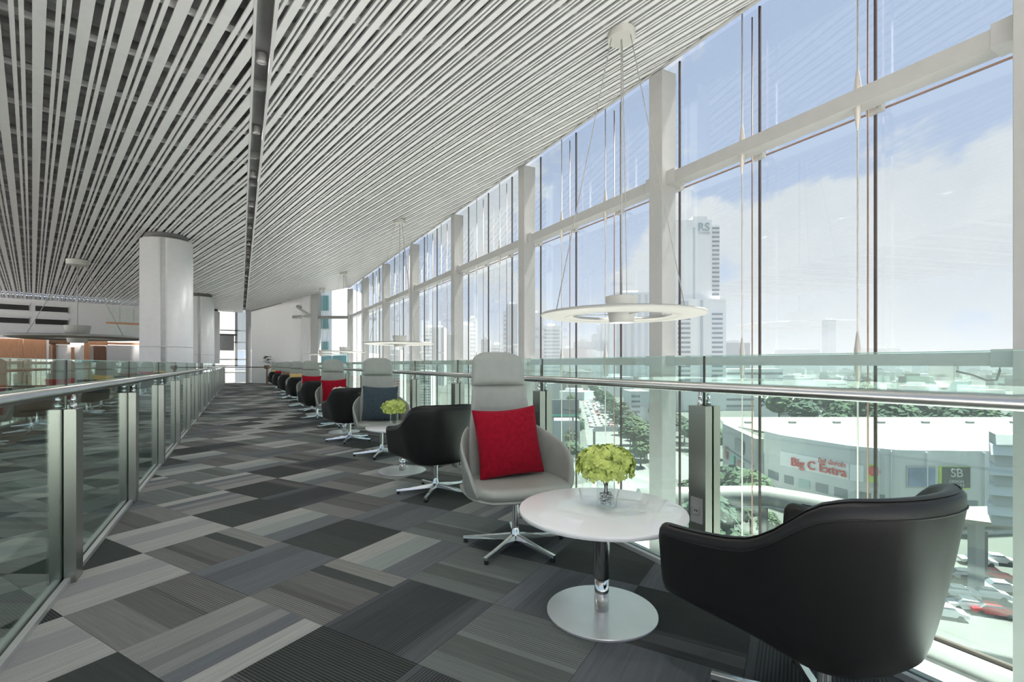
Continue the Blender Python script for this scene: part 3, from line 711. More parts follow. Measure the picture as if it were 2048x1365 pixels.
def vase(loc, label, m, seed, full=True):
    v = empty('flower_vase', loc); tag(v, label, 'vase', 'flower vases on the side tables')
    MB().lathe([(.0, .001), (.038, .001), (.043, .006), (.044, .02), (.0445, .165), (.0425, .165), (.042, .02), (.0, .016)], 28).build('glass_cylinder', m_vglass, v)
    fl = flower(v, m, .142, .092, .208, 420 if full else 150, seed)
    st = MB()
    for k in range(4): a = k * 1.7; st.tube([(.012 * cos(a), .012 * sin(a), .03), (.006 * cos(a), .006 * sin(a), .1), (.03 * cos(a + 1), .03 * sin(a + 1), .19)], .0028, 6)
    st.build('stems', m_stem, v)
    if full:
        rr = random.Random(3); pm = MB().ball((0, 0, 0), .0085, 10, 6).mesh('pebble', m_pebble)
        for k in range(34): a = rr.uniform(0, 6.28); q = .031 * sqrt(rr.random()); put('pebble', pm, v, (q * cos(a), q * sin(a), .027 + .0095 * (k // 7) + rr.uniform(0, .004)))
    return v

HB = highback(); TB = tub(m_leatherk); ST = table_obj()
def set_base(o, deg):
    legs = [c for c in o.children if c.name.split('.')[0] == 'leg']
    for k, c in enumerate(legs): c.rotation_euler = (0, 0, radians(deg + 72 * k) - o.rotation_euler[2])
used = set()
def place(proto, loc, rz, label, cat, group):
    o = proto if proto.name not in used else clone(proto)
    used.add(proto.name); o.location = loc; o.rotation_euler = (0, 0, rz); tag(o, label, cat, group); return o
# high-back chairs: (x, y, turn, cushion)
hb = [(1.583, 2.81, -9.2, 'red', 'nearest grey leather high-back chair, with a red cushion, facing the near white table'),
      (1.63, 6.49, -6, 'navy', 'grey leather high-back chair holding the slate blue cushion'),
      (1.60, 9.9, -2, 'red', 'third grey high-back chair from the camera, with a red cushion'),
      (1.60, 13.45, -2, 'red', 'fourth grey high-back chair from the camera, behind a black tub chair'),
      (1.62, 17.1, 0, 'yellow', 'fifth grey high-back chair along the row, with a mustard cushion'),
      (1.62, 20.7, 0, 'brown', 'sixth grey high-back chair along the row, with a brown cushion'),
      (1.62, 24.2, 0, 'red', 'seventh grey high-back chair along the row, nearly hidden'),
      (1.60, 27.8, 0, 'yellow', 'farthest grey high-back chair, below the potted plant')]
ordw = ['nearest', 'second', 'third', 'fourth', 'fifth', 'sixth', 'seventh', 'farthest']
cname = dict(red='red velvet', navy='slate blue velvet', yellow='mustard yellow', brown='brown')
for i, (x, y, rz, c, lab) in enumerate(hb):
    a = radians(rz); ch = place(HB, (x, y, 0), a, lab, 'chair', 'grey high-back chairs along the window side')
    set_base(ch, 138 + (0 if i == 0 else 31 * i))
    lx, ly = (.0 if i else -.005), .125
    o = put('cushion', cm[c], None, (x + cos(a) * lx - sin(a) * ly, y + sin(a) * lx + cos(a) * ly, .672))
    o.rotation_euler = (radians(-15), radians(-2.5 if i % 2 == 0 else 2), a + radians(3 if i == 0 else -6))
    tag(o, '%s cushion on the %s grey high-back chair' % (cname[c], ordw[i]), 'cushion', 'cushions on the high-back chairs')
tubs = [(1.705, .925, 173.5, 'large black leather tub chair in the right foreground, seen from behind'),
        (1.60, 4.36, 180, 'black leather tub chair standing behind the nearest grey chair'),
        (1.50, 7.95, 180, 'third black tub chair, in front of the chair with the slate blue cushion'),
        (1.48, 11.5, 180, 'fourth black tub chair along the row from the camera'),
        (1.48, 15.0, 180, 'fifth black tub chair along the row from the camera'),
        (1.48, 18.6, 180, 'sixth black tub chair along the row from the camera'),
        (1.50, 22.2, 180, 'seventh black tub chair along the row from the camera'),
        (1.50, 25.8, 180, 'eighth black tub chair, near the far end of the row')]
for i, (x, y, rz, lab) in enumerate(tubs): set_base(place(TB, (x, y, 0), radians(rz), lab, 'chair', 'black tub chairs along the window side'), (117, 163)[i] if i < 2 else 140 + 17 * i)
tabs = [(1.527, 1.861), (1.585, 5.39), (1.60, 8.98), (1.6, 12.5), (1.6, 16.05), (1.6, 19.6), (1.6, 23.2)]
tl = ['nearest round white table with steel disc base, flower vase on top', 'second round white table, between the black chair and the slate blue cushion', 'third round white table from the camera, under cream flowers',
      'fourth round white table along the row', 'fifth round white table along the row', 'sixth round white table along the row', 'farthest round white table along the row']
for (x, y), l in zip(tabs, tl): place(ST, (x, y, 0), 0, l, 'table', 'round white tables along the window side')
vase((1.552, 1.860, .504), 'glass vase of lime green hydrangea on the nearest table', m_petal, 5)
vase((1.50, 5.42, .504), 'lime green hydrangea vase on the second table', m_petal, 6, False)
vase((1.52, 8.9, .504), 'cream flower vase on the third table', m_petalw, 8, False)

# potted plant at the far end
pt = empty('potted_plant', (1.30, 30.6, 0)); tag(pt, 'dark leafy potted plant on a tall stand at the far end', 'plant')
MB().lathe([(.10, 0), (.14, .02), (.05, .06), (.04, .9), (.14, .95), (.15, 1.12)], 16).build('stand', m_wood2, pt)
lf = MB(); rr = random.Random(4)
for k in range(70):
    a = rr.uniform(0, 6.28); h = rr.uniform(0, .42); q = (.50 - h * .75) * rr.uniform(.3, 1); c = Vector((q * cos(a), q * sin(a), 1.22 + h)); d = Vector((cos(a), sin(a), .25)) * .16; e = Vector((-sin(a), cos(a), 0)) * .06
    lf.add([c - d * .5, c + e, c + d * .5, c - e], [(0, 1, 2, 3)])
lf.build('foliage', m_leaf, pt)

# hall side: tan chairs and a long brown table seen through the balustrade
t0 = tub(m_leathert)
for k, (x, y, rz, l) in enumerate([(-5.2, 8.4, 60, 'tan tub chair nearest the long brown table'), (-4.3, 10.2, 120, 'tan tub chair behind the long brown table'), (-3.4, 12.6, 90, 'tan tub chair beyond the brown table in the hall')]):
    o = t0 if k == 0 else clone(t0); o.location = (x, y, 0); o.rotation_euler = (0, 0, radians(rz)); tag(o, l, 'chair', 'tan tub chairs in the hall')
bt = empty('hall_table', (-4.2, 8.3, 0)); tag(bt, 'brown wooden oval table in the hall with white legs', 'table')
MB().lathe([(0, .70), (.78, .70), (.80, .72), (.80, .74), (.78, .75), (0, .75)], 48).build('tabletop', m_wood2, bt)
for k in range(4): a = k * pi / 2 + .5; MB().tube([(.5 * cos(a), .5 * sin(a), 0), (.45 * cos(a), .45 * sin(a), .70)], .025, 10).build('leg', m_white, bt)

# ---- pendant lamps
def lamp():
    p = empty('ring_pendant')       # origin: centre of the ring
    MB().lathe([(.60, -.012), (.64, -.030), (.90, -.034), (1.0, -.012), (1.008, .004), (1.0, .016), (.92, .030), (.66, .026), (.61, .008), (.60, -.012)], 96).build('ring', m_lamp, p)
    MB()._ring([(.60 + .085, -.0325), (.60 + .093, -.0360), (.60 + .10, -.0325)], 72, (0, 0, 0)).build('ring_groove', m_lamp, p)
    MB().lathe([(.150, -.10), (.165, .0), (.205, .22), (.202, .225), (.18, .225), (.03, .222), (.0, .222)], 40).build('cup', m_lamp, p)
    MB().lathe([(.0, -.085), (.12, -.085), (.145, -.098), (.150, -.10)], 40).build('diffuser', m_white, p)
    for k in range(3): a = k * 2.094 + .4; MB().tube([(.16 * cos(a), .16 * sin(a), .0), (.62 * cos(a), .62 * sin(a), .0)], .006, 6).build('spoke', m_lamp, p)
    return p
def hang(p, drop, tilt=SL):
    for k in range(3):
        a = k * 2.094 + .75; MB().tube([(.13 * cos(a), .13 * sin(a), drop - .03), (.85 * cos(a), .85 * sin(a), .02)], .0055, 6).build('suspension_wire', m_cable, p)
    MB().tube([(0, 0, .22), (0, 0, drop)], .010, 8).build('power_cable', m_cable, p)
    MB().lathe([(.0, drop - .05), (.17, drop - .05), (.17, drop + .05), (.05, drop + .06), (.05, drop + .14)], 28).build('canopy', m_lamp, p)
LP = lamp()
lamps = [(4.154, 4.68, 1.813, 1.0, 'nearest white ring pendant lamp, hanging before the windows'), (3.98, 13.8, 1.785, .98, 'second white ring pendant lamp along the windows'),
         (4.07, 23.0, 1.75, .98, 'third white ring pendant lamp along the windows'), (3.88, 28.1, 1.72, .95, 'farthest white ring pendant lamp, above the far chairs'),
         (-4.5, 20.2, 2.04, 1.65, 'large white ring pendant lamp in the hall before the wood wall')]
made = []
for k, (x, y, z, s, l) in enumerate(lamps):
    o = LP if k == 0 else clone(LP); made.append((o, x, y, z, s, l))
for o, x, y, z, s, l in made:
    o.location = (x, y, z); o.scale = (s, s, s); tag(o, l, 'lamp', 'ring pendant lamps')
    hang(o, (min(zc(x), 9) - z) / s - .06)

# ---- sensor under the lower transom
sn = empty('sensor', (5.70, 2.02, 1.182)); tag(sn, 'small white dome sensor with a looped cable under the lower transom', 'sensor')
MB().box(-.09, .03, -.09, .09, -.10, 0).build('housing', m_white, sn)
MB().lathe([(.0, -.205), (.03, -.20), (.05, -.165), (.075, -.135), (.075, -.10)], 20, c=(-.03, 0, 0)).build('dome', m_white, sn)
MB().ball((-.03, 0, -.19), .032, 12, 8).build('lens', m_dark, sn)
MB().tube([(-.03, -.09, -.05), (-.03, -.20, -.08), (-.03, -.30, -.13), (-.03, -.36, -.12), (-.03, -.38, -.04), (-.03, -.38, 0.0)], .009, 8).build('cable', m_grey, sn)
# ================================================================== CITY OUTSIDE (ground 31 m below eye level)
ZG = -30.0
def zat(py, Y): return EYE + (HZ - py) * Y / F
def yg(py, z=ZG): return (EYE - z) * F / (py - HZ)
def Xp(px, Y): return (px - 1024) / F * Y
x_conc = mat('ext_concrete', (.13, .13, .125), .8, var=.15, scale=.05)
x_ground = mat('ext_ground', (.075, .082, .073), .9, var=.2, scale=.02)
x_road = mat('ext_road', (.14, .14, .14), .9, var=.08, scale=.2)
x_park = mat('ext_parking', (.10, .10, .097), .9, var=.1, scale=.2)
x_white = mat('ext_white', (.42, .43, .44), .6, var=.03, scale=.05)
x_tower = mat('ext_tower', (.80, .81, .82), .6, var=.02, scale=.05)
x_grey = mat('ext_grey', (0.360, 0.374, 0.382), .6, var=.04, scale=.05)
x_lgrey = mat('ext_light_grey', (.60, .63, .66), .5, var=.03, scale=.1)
x_dk = mat('ext_dark_glass', (.17, .20, .23), .25, var=.15, scale=.1)
x_bglass = mat('ext_blue_glass', (.40, .46, .52), .25, var=.08, scale=.05)
x_roof = mat('ext_cream_roof', (.175, .168, .155), .7, var=.03, scale=.02)
x_mall = mat('ext_mall_wall', (.58, .60, .61), .6, var=.05, scale=.1)
x_red = mat('ext_red', (.62, .05, .05), .6); x_green = mat('ext_lime', (.45, .62, .10), .6); x_tealp = mat('ext_teal', (.12, .50, .42), .6)
x_tree = [mat('tree_%s' % k, c, .9, var=.35, scale=1.2) for k, c in (('a', (.030, .060, .030)), ('b', (.042, .075, .032)), ('c', (.024, .052, .032)))]
x_trunk = mat('trunk', (.12, .09, .06), .9)
x_cream = mat('ext_cream', (0.216, 0.202, 0.173), .7); x_yel = mat('ext_yellow', (.70, .42, .08), .6); x_navy = mat('ext_navy', (.05, .08, .16), .5); x_maroon = mat('ext_maroon', (.30, .10, .10), .6)
gd = MB().add([(-2500, -2500, ZG), (4000, -2500, ZG), (4000, 4000, ZG), (-2500, 4000, ZG)], [(0, 1, 2, 3)]).build('ground', x_ground); gd['kind'] = 'structure'

def site(name, px, Y, label, cat, group=None, rz=0.0):
    v, u = E(px, Y); o = empty(name, (v, u, ZG), -TH + rz); tag(o, label, cat, group); o['pX'] = Xp(px, Y); o['pY'] = Y; return o
def bpart(root, name, px0, px1, z0, z1, m, y0=0.0, y1=20.0):
    Y = root['pY']; X0, X1 = Xp(px0, Y) - root['pX'], Xp(px1, Y) - root['pX']
    return MB().box(X0, X1, y0, y1, z0 - ZG, z1 - ZG).build(name, m, root)
def bands(root, px0, px1, py0, py1, n, m, fill=.5, name='window_band', proud=.25):
    Y = root['pY']; X0, X1 = Xp(px0, Y) - root['pX'], Xp(px1, Y) - root['pX']; za, zb = zat(py1, Y), zat(py0, Y); h = (zb - za) / n
    me = MB().box(X0, X1, -proud, .2, 0, h * fill).mesh(name, m)
    for k in range(n): put(name, me, root, (0, 0, za + h * k + h * (1 - fill) / 2 - ZG))
def cols(root, px0, px1, py0, py1, n, m, fill=.4, name='window_strip'):
    Y = root['pY']; za, zb = zat(py1, Y), zat(py0, Y); w = (px1 - px0) / n
    me = MB().box(0, w * fill * Y / F, -.2, .2, za - ZG, zb - ZG).mesh(name, m)
    for k in range(n): put(name, me, root, (Xp(px0 + w * (k + .3), Y) - root['pX'], 0, 0))
def txt(root, name, s, size, loc, m, rz=0.0, align='CENTER', fit=None):
    cu = bpy.data.curves.new(name, 'FONT'); cu.body = s; cu.size = size; cu.extrude = .03 * size; cu.align_x = align; cu.align_y = 'CENTER'; cu.offset = .012 * size
    o0 = bpy.data.objects.new(name, cu); COL.objects.link(o0); bpy.context.view_layer.update()
    me = bpy.data.meshes.new_from_object(o0.evaluated_get(bpy.context.evaluated_depsgraph_get())); bpy.data.objects.remove(o0); me.materials.clear(); me.materials.append(m)
    if fit:
        w = max(v.co.x for v in me.vertices) - min(v.co.x for v in me.vertices); me.transform(Matrix.Diagonal((fit / w, 1, 1, 1)))
    o = put(name, me, root, loc); o.rotation_euler = (pi / 2, 0, rz); return o

# office tower with the letters RS
Y = 330; t = site('office_tower', 1398, Y, 'white office tower with large letters near its top', 'building')
bpart(t, 'shaft', 1352, 1424, ZG, zat(440, Y), x_tower, 0, 26); bpart(t, 'crown', 1386, 1414, zat(440, Y), zat(433, Y), x_tower, 0, 26)
bpart(t, 'wing', 1424, 1440, ZG, zat(450, Y), x_tower, .3, 26); bpart(t, 'podium_tower', 1350, 1447, ZG, zat(600, Y), x_tower, -4, 26)
t['pY'] = Y
bands(t, 1424.5, 1438.6, 452, 594, 16, x_dk, .42, proud=.2)
t2 = t; bpart(t, 'glass_strip', 1386, 1390, zat(600, Y), zat(456, Y), x_bglass, -.4, .5); bpart(t, 'glass_strip', 1396, 1401, ZG, zat(602, Y), x_bglass, -4.5, -3.9)
Ylow = Y - 4.3
for k in range(17):
    py = 628 + 9.35 * k
    for a, b in ((1419, 1440), (1352, 1376)): MB().box(Xp(a, Y) - t['pX'], Xp(b, Y) - t['pX'], -4.4, -3.8, zat(py + 4, Y) - ZG, zat(py, Y) - ZG).build('window_band', x_dk, t)
bpart(t, 'blue_window', 1353, 1372, zat(617, Y), zat(604, Y), x_bglass, -4.5, -3.9)
txt(t, 'letters', 'RS', 7.6, (Xp(1407, Y) - t['pX'], -.3, zat(455, Y) - ZG), mat('sign_teal', (.20, .33, .38), .6)); txt(t, 'letters', 'TOWER', 2.2, (Xp(1408, Y) - t['pX'], -.3, zat(467, Y) - ZG), x_grey)

# hazy towers: px0, px1, ytop, depth, material, style
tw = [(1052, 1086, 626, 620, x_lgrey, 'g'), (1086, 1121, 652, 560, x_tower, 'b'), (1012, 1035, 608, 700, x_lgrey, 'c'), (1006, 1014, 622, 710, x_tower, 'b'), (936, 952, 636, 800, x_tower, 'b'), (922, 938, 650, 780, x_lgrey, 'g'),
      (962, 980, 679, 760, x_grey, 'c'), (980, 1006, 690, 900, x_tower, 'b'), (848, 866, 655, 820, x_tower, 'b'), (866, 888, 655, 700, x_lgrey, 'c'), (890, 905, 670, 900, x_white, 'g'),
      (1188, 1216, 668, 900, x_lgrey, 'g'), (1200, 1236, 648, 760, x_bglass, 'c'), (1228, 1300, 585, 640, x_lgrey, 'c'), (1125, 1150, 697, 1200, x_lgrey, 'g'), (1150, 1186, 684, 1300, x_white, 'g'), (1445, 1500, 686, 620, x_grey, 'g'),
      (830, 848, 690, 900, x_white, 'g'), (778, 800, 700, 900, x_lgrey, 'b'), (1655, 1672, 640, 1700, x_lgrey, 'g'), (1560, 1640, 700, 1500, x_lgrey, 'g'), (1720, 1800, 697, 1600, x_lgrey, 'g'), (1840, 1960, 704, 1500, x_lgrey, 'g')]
nm = ['pale', 'slim pale', 'stepped pale', 'narrow white']
for k, (a, b, yt, Y, m, st) in enumerate(tw):
    pos = 'left of the nearest ring pendant' if a < 1050 else ('under the nearest ring pendant' if a < 1345 else 'to the right of the lettered office tower')
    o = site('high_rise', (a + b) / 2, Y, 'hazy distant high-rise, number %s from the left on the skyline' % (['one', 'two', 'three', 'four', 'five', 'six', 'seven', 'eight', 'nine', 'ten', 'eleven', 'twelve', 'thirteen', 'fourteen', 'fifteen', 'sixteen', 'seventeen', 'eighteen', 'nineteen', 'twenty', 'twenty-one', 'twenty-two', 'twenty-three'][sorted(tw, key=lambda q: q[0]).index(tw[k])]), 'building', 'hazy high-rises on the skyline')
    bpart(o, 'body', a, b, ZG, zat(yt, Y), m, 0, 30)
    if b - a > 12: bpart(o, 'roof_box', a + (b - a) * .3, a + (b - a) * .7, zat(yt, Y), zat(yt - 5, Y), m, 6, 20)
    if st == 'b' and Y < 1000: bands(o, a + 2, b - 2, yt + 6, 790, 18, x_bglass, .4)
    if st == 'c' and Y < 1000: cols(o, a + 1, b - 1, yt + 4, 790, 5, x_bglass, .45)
# slab block behind the chairs (many thin floors)
Y = 240
for a, b, yt, l in ((770, 800, 742, 'white slab block with thin floors, left one of the pair over the grey chairs'), (838, 862, 742, 'white slab block with thin floors, right one of the pair beside the black tub chair')):
    o = site('slab_block', (a + b) / 2, Y, l, 'building', 'white slab blocks by the road'); bpart(o, 'body', a, b, ZG, zat(yt, Y), x_tower, 0, 14); bands(o, a + 1, b - 1, yt + 2, 820, 14, x_dk, .45)

# low office blocks with ribbon windows, right of the tower
for a, b, y0, y1, Y, n, l in ((1452, 1566, 738, 832, 330, 7, 'low white office block with ribbon windows beside the lettered tower'), (1556, 1630, 800, 832, 250, 5, 'long white office block with five ribbon windows above the mall roof'),
                           (1650, 1697, 803, 830, 260, 4, 'small ribbon-window block behind the cream mall roof'), (1655, 1694, 762, 800, 420, 4, 'grey flat-topped block in the middle of the low city')):
    o = site('office_block', (a + b) / 2, Y, l, 'building'); bpart(o, 'body', a, b, ZG, zat(y0, Y), x_tower, 0, 25); bands(o, a + 1, b - 1, y0 + 3, y1, n, x_dk, .32)
# far low city
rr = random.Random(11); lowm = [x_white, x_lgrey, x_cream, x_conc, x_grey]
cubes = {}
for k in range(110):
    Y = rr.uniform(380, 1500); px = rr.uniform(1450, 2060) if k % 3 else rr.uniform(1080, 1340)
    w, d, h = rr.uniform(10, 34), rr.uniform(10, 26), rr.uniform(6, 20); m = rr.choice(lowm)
    v, u = E(px, Y); o = MB().box(-w / 2, w / 2, -d / 2, d / 2, 0, h).box(-w * .3, w * .1, -d * .2, d * .3, h, h + 2.5).build('low_building', m, None, (v, u, ZG), rr.uniform(-.6, .6))
    ln_ = {x_white: 'white', x_lgrey: 'pale grey', x_cream: 'cream', x_conc: 'concrete', x_grey: 'grey'}[m]; wh_ = 'above the mall roof' if px > 1400 else 'beyond the avenue'
    tag(o, 'small %s low-rise building in the hazy city %s' % (ln_, wh_), 'building', '%s roofs %s' % (ln_, wh_))

# ---- mall with curved front
ZR = -15.0
mp_ = [(59.8, 116.2), (60.2, 109.8), (65.7, 95.3), (71.6, 90.4), (86.8, 89.4), (100, 91)]
ml = empty('shopping_mall', (0, 0, 0), -TH); tag(ml, 'grey shopping mall with flat cream roof and red lettering', 'building')
for k, (p, q) in enumerate(zip(mp_, mp_[1:])):
    d = Vector((q[0] - p[0], q[1] - p[1])).normalized(); nx, ny = -d.y, d.x
    b = [(p[0], p[1], ZG), (q[0], q[1], ZG), (q[0] + nx, q[1] + ny, ZG), (p[0] + nx, p[1] + ny, ZG)]
    MB().hexa(b, [(x, y, ZR + .3) for x, y, z in b]).build('wall_panel', x_mall, ml)
rf = [(X, Yy, ZR) for X, Yy in mp_] + [(148 * 1.06, 148, ZR), (148 * .42, 148, ZR), (56.5, 130, ZR)]
MB().add(rf + [(x, y, z + .15) for x, y, z in rf], [tuple(range(len(rf)))[::-1], tuple(range(len(rf), 2 * len(rf)))]).build('roof', x_roof, ml)
for k in range(7): X = 63 + 12 * k; MB().box(X, X + 1.6, 132, 133, ZR + .15, ZR + .7).build('roof_vent', x_grey, ml)
def onwall(px, seg, z):        # point on wall segment along a bearing
    p, q = mp_[seg], mp_[seg + 1]; t = (px - 1024) / F
    s = (t * p[1] - p[0]) / ((q[0] - p[0]) - t * (q[1] - p[1])); x, y = p[0] + s * (q[0] - p[0]), p[1] + s * (q[1] - p[1])
    a = math.atan2(q[1] - p[1], q[0] - p[0]); return x, y, a, (p, q)
def sign(px0, px1, z0, z1, seg, m, name, off=.25):
    x0, y0, a, _ = onwall(px0, seg, 0); x1, y1, a, _ = onwall(px1, seg, 0)
    nx, ny = sin(a) * off, -cos(a) * off
    b = [(x0 + nx, y0 + ny, z0), (x1 + nx, y1 + ny, z0), (x1, y1, z0), (x0, y0, z0)]
    return MB().hexa(b, [(x, y, z1) for x, y, z in b]).build(name, m, ml)
sign(1562, 1699, -21.4, -18.3, 1, x_tower, 'sign_board'); sign(1700, 1727, -21.4, -18.3, 2, x_tower, 'sign_board')
def wl(p0, p1, seg):
    x0, y0, a, _ = onwall(p0, seg, 0); x1, y1, a, _ = onwall(p1, seg, 0); return ((x0 + x1) / 2 + sin(a) * .5, (y0 + y1) / 2 - cos(a) * .5, a, sqrt((x1 - x0) ** 2 + (y1 - y0) ** 2))
x, y, a, w = wl(1585, 1695, 1); txt(ml, 'sign_letters', 'Big C Extra', 2.5, (x, y, -20.15), x_red, a, fit=w)
x, y, a, w = wl(1640, 1694, 1); txt(ml, 'sign_letters', 'บิ๊กซี เอ็กซ์ตร้า', 1.2, (x, y, -18.7), x_red, a, fit=w)
for k, (p0, p1, sg) in enumerate(((1537, 1557, 0), (1569, 1587, 1), (1598, 1620, 1), (1632, 1656, 1), (1669, 1695, 1), (1719, 1742, 2), (1758, 1770, 2), (1800, 1822, 3), (1930, 1955, 3))):
    sign(p0, p1, -25.2 if k < 7 else -25.6, -23.4 if k < 7 else -23.8, sg, mat('ext_pool', (.36, .50, .50), .3) if k == 2 else x_dk, 'mall_window', .12)
sign(1736, 1757, -21.3, -17.9, 2, x_green, 'lime_sign')
x, y, a, _ = onwall(1746, 2, 0)
bd = MB().ball((0, 0, 0), 1.0, 14, 8, (1, .25, 1)).build('red_emblem', x_red, ml, (x - 0.1, y - .35, -19.1), a)
sign(1736, 1757, -22.2, -21.3, 2, x_white, 'lime_sign_base')
fr = sign(1812, 1869, -21.6, -17.6, 3, x_white, 'poster_frame'); sign(1815, 1867, -21.3, -17.9, 3, mat('poster_blue', (.19, .25, .38), .5, var=.3, scale=.3), 'poster', .4)
sign(1877, 1937, -21.7, -17.6, 3, x_green, 'poster_frame'); sign(1882, 1937, -21.4, -17.7, 3, mat('poster_black', (.035, .04, .05), .5), 'poster', .4)
x, y, a, _ = onwall(1908, 3, 0)
for s, sz, z in (('SB', 2.1, -18.75), ('DESIGN', .72, -20.25), ('SQUARE', .72, -20.95)): txt(ml, 'poster_letters', s, sz, (x, y - .55, z), x_white, a)
for px in (1715, 1757, 1782, 1850, 1965): sign(px, px + 2.2, ZG, ZR, 2 if px < 1800 else 3, x_lgrey, 'pilaster', .5)

# white market wing left of the mall
mw = empty('market_wing', (0, 0, 0), -TH); tag(mw, 'white two-storey wing with posters, left of the grey mall', 'building')
def wbx(p, q, th, z0, z1, name, m, par): return wallbox(p, q, th, z0, z1).build(name, m, par)
pA, pB = (54.6, 127.0), (50.2, 101.0)
wbx(pB, pA, -1.6, ZG, -14.2, 'body', x_white, mw)
def wpt(f, o): return (pB[0] + (pA[0] - pB[0]) * f - .98 * o, pB[1] + (pA[1] - pB[1]) * f + .15 * o)
for f0, f1, z0, z1, m in ((.28, .52, -19, -16, x_dk), (.30, .44, -23.5, -20.8, x_maroon), (.55, .62, -22.6, -20.2, x_tealp), (.78, .86, -22.5, -19.5, x_maroon), (.02, .95, -20.3, -19.9, x_grey), (.05, .9, -28.5, -25.5, x_dk)):
    wbx(wpt(f0, .25), wpt(f1, .25), .2, z0, z1, 'poster' if m is not x_grey else 'ledge', m, mw)

# elevated tube walkway
tb = empty('tube_walkway', (0, 0, 0), -TH); tag(tb, 'white elevated tubular walkway crossing before the mall', 'walkway')
cl = [(20.5, 79, -20.6), (28, 79.5, -20.5), (34, 79.0, -20.2), (40, 78.0, -19.9), (45, 75.5, -20.3), (51, 72.5, -20.9), (58, 71, -21.2), (68, 71, -21.2), (80, 72, -21.2)]
MB().tube(cl, 1.7, 18).build('tube', mat('ext_tube', (.22, .22, .21), .4, var=.03), tb)
for X, Yy, z in cl: MB().box(X - .5, X + .5, Yy - .5, Yy + .5, ZG, z - 1.3).build('pier', x_conc, tb)
for k in range(len(cl) - 1):
    a, b = cl[k], cl[k + 1]; MB().tube([(a[0], a[1] - 1.6, a[2] - 1.2), (b[0], b[1] - 1.6, b[2] - 1.2)], .18, 6).build('guard_rail', x_grey, tb)

# folded metal canopy building at the right edge + ramp
cb = empty('folded_facade', (0, 0, 0), -TH); tag(cb, 'white building with folded metal strips at the right edge of the view', 'building')
for k in range(9):
    z0 = -16.2 + 1.08 * k; dx = .5 * (k % 2)
    MB().hexa([(51.9 - dx + .06 * k, 53, z0), (61, 49, z0), (61, 52, z0), (54.5, 56, z0)], [(52.3 - dx + .06 * k, 53.5, z0 + 1.08), (61, 49.5, z0 + 1.08), (61, 52, z0 + 1.08), (54.5, 56, z0 + 1.08)]).build('folded_strip', x_lgrey if k % 2 else x_white, cb)
ga = empty('parking_canopy', (0, 0, 0), -TH); tag(ga, 'concrete canopy over the drop-off by the parking lot', 'canopy')
MB().hexa([(56, 66, -19.6), (70, 57, -19.6), (74, 62, -19.6), (60, 71, -19.6)], [(56, 66, -19.1), (70, 57, -19.1), (74, 62, -19.1), (60, 71, -19.1)]).build('roof', x_cream, ga)
for X, Yy in ((57, 68.5), (62, 65.5), (67, 62.5)): MB().box(X, X + 1.2, Yy, Yy + 1.2, ZG, -19.6).build('pillar', x_grey, ga)

# ---- roads, median, parking
def strip(name, pts, w, z, m, kind='structure'):
    b = []
    for i, (X, Yy) in enumerate(pts):
        p0, p1 = Vector(pts[max(0, i - 1)]), Vector(pts[min(len(pts) - 1, i + 1)]); d = (p1 - p0).normalized(); b += [(X - d.y * w / 2, Yy + d.x * w / 2, z), (X + d.y * w / 2, Yy - d.x * w / 2, z)]
    o = MB().add(b, [(2 * i, 2 * i + 1, 2 * i + 3, 2 * i + 2) for i in range(len(pts) - 1)]).build(name, m); o.rotation_euler = (0, 0, -TH); o['kind'] = kind; return o
r1 = [(22, 85), (30, 130), (43, 232), (60, 372), (88, 592), (130, 900)]; r2 = [(52, 120), (51.5, 173), (62, 260), (78, 390), (108, 640), (150, 930)]
strip('road', r1, 17, ZG + .06, x_road); strip('road', r2, 15, ZG + .06, x_road)
pk = MB().box(40, 76, 42, 68, ZG + .04, ZG + .08).build('parking_lot', x_park); pk.rotation_euler = (0, 0, -TH); pk['kind'] = 'structure'
pp = MB().box(34, 60, 36, 50.5, ZG + .09, ZG + .12).build('forecourt', mat('ext_green_paving', (.10, .135, .125), .8, var=.1, scale=.2)); pp.rotation_euler = (0, 0, -TH); pp['kind'] = 'structure'
# cars
def carmesh():
    pr = [(-2.2, .35), (-2.2, .8), (-1.4, .92), (-.8, 1.42), (.7, 1.45), (1.35, .95), (2.15, .8), (2.2, .35)]; n = len(pr); mb = MB()
    vs = [(x, -.85 + (.14 if z > 1.2 else 0), z) for x, z in pr] + [(x, .85 - (.14 if z > 1.2 else 0), z) for x, z in pr]
    return mb.add(vs, [tuple(range(n)), tuple(range(n, 2 * n))[::-1]] + [(i, n + i, n + (i + 1) % n, (i + 1) % n) for i in range(n)])
def carwin():
    return MB().hexa([(-1.36, -.80, .95), (1.28, -.80, .95), (1.28, .80, .95), (-1.36, .80, .95)], [(-.82, -.735, 1.40), (.72, -.735, 1.40), (.72, .735, 1.40), (-.82, .735, 1.40)])
cbody = {k: carmesh().mesh('car', m) for k, m in dict(white=mat('car_white', (.8, .8, .8), .3), silver=mat('car_silver', (.5, .5, .52), .3), black=mat('car_black', (.03, .03, .035), .3), red=mat('car_red', (.55, .03, .04), .3), cream=mat('car_cream', (.75, .70, .6), .3)).items()}
cwin = carwin().mesh('windows', x_dk); cwin.transform(Matrix.Scale(1.012, 4)); 
wh = MB().tube([(0, -.9, .33), (0, -.7, .33)], .33, 12).tube([(0, .7, .33), (0, .9, .33)], .33, 12).mesh('wheel_pair', m_rubber)
def car(X, Yy, rz, c, label, group=None, full=True):
    v, u = CS * X + SN * Yy, -SN * X + CS * Yy; o = put('car', cbody[c], None, (v, u, ZG + .1), -TH + rz); tag(o, label, 'car', group)
    put('windows', cwin, o, (0, 0, 0))
    if full:
        for x in (-1.35, 1.35): put('wheel_pair', wh, o, (x, 0, 0))
    return o
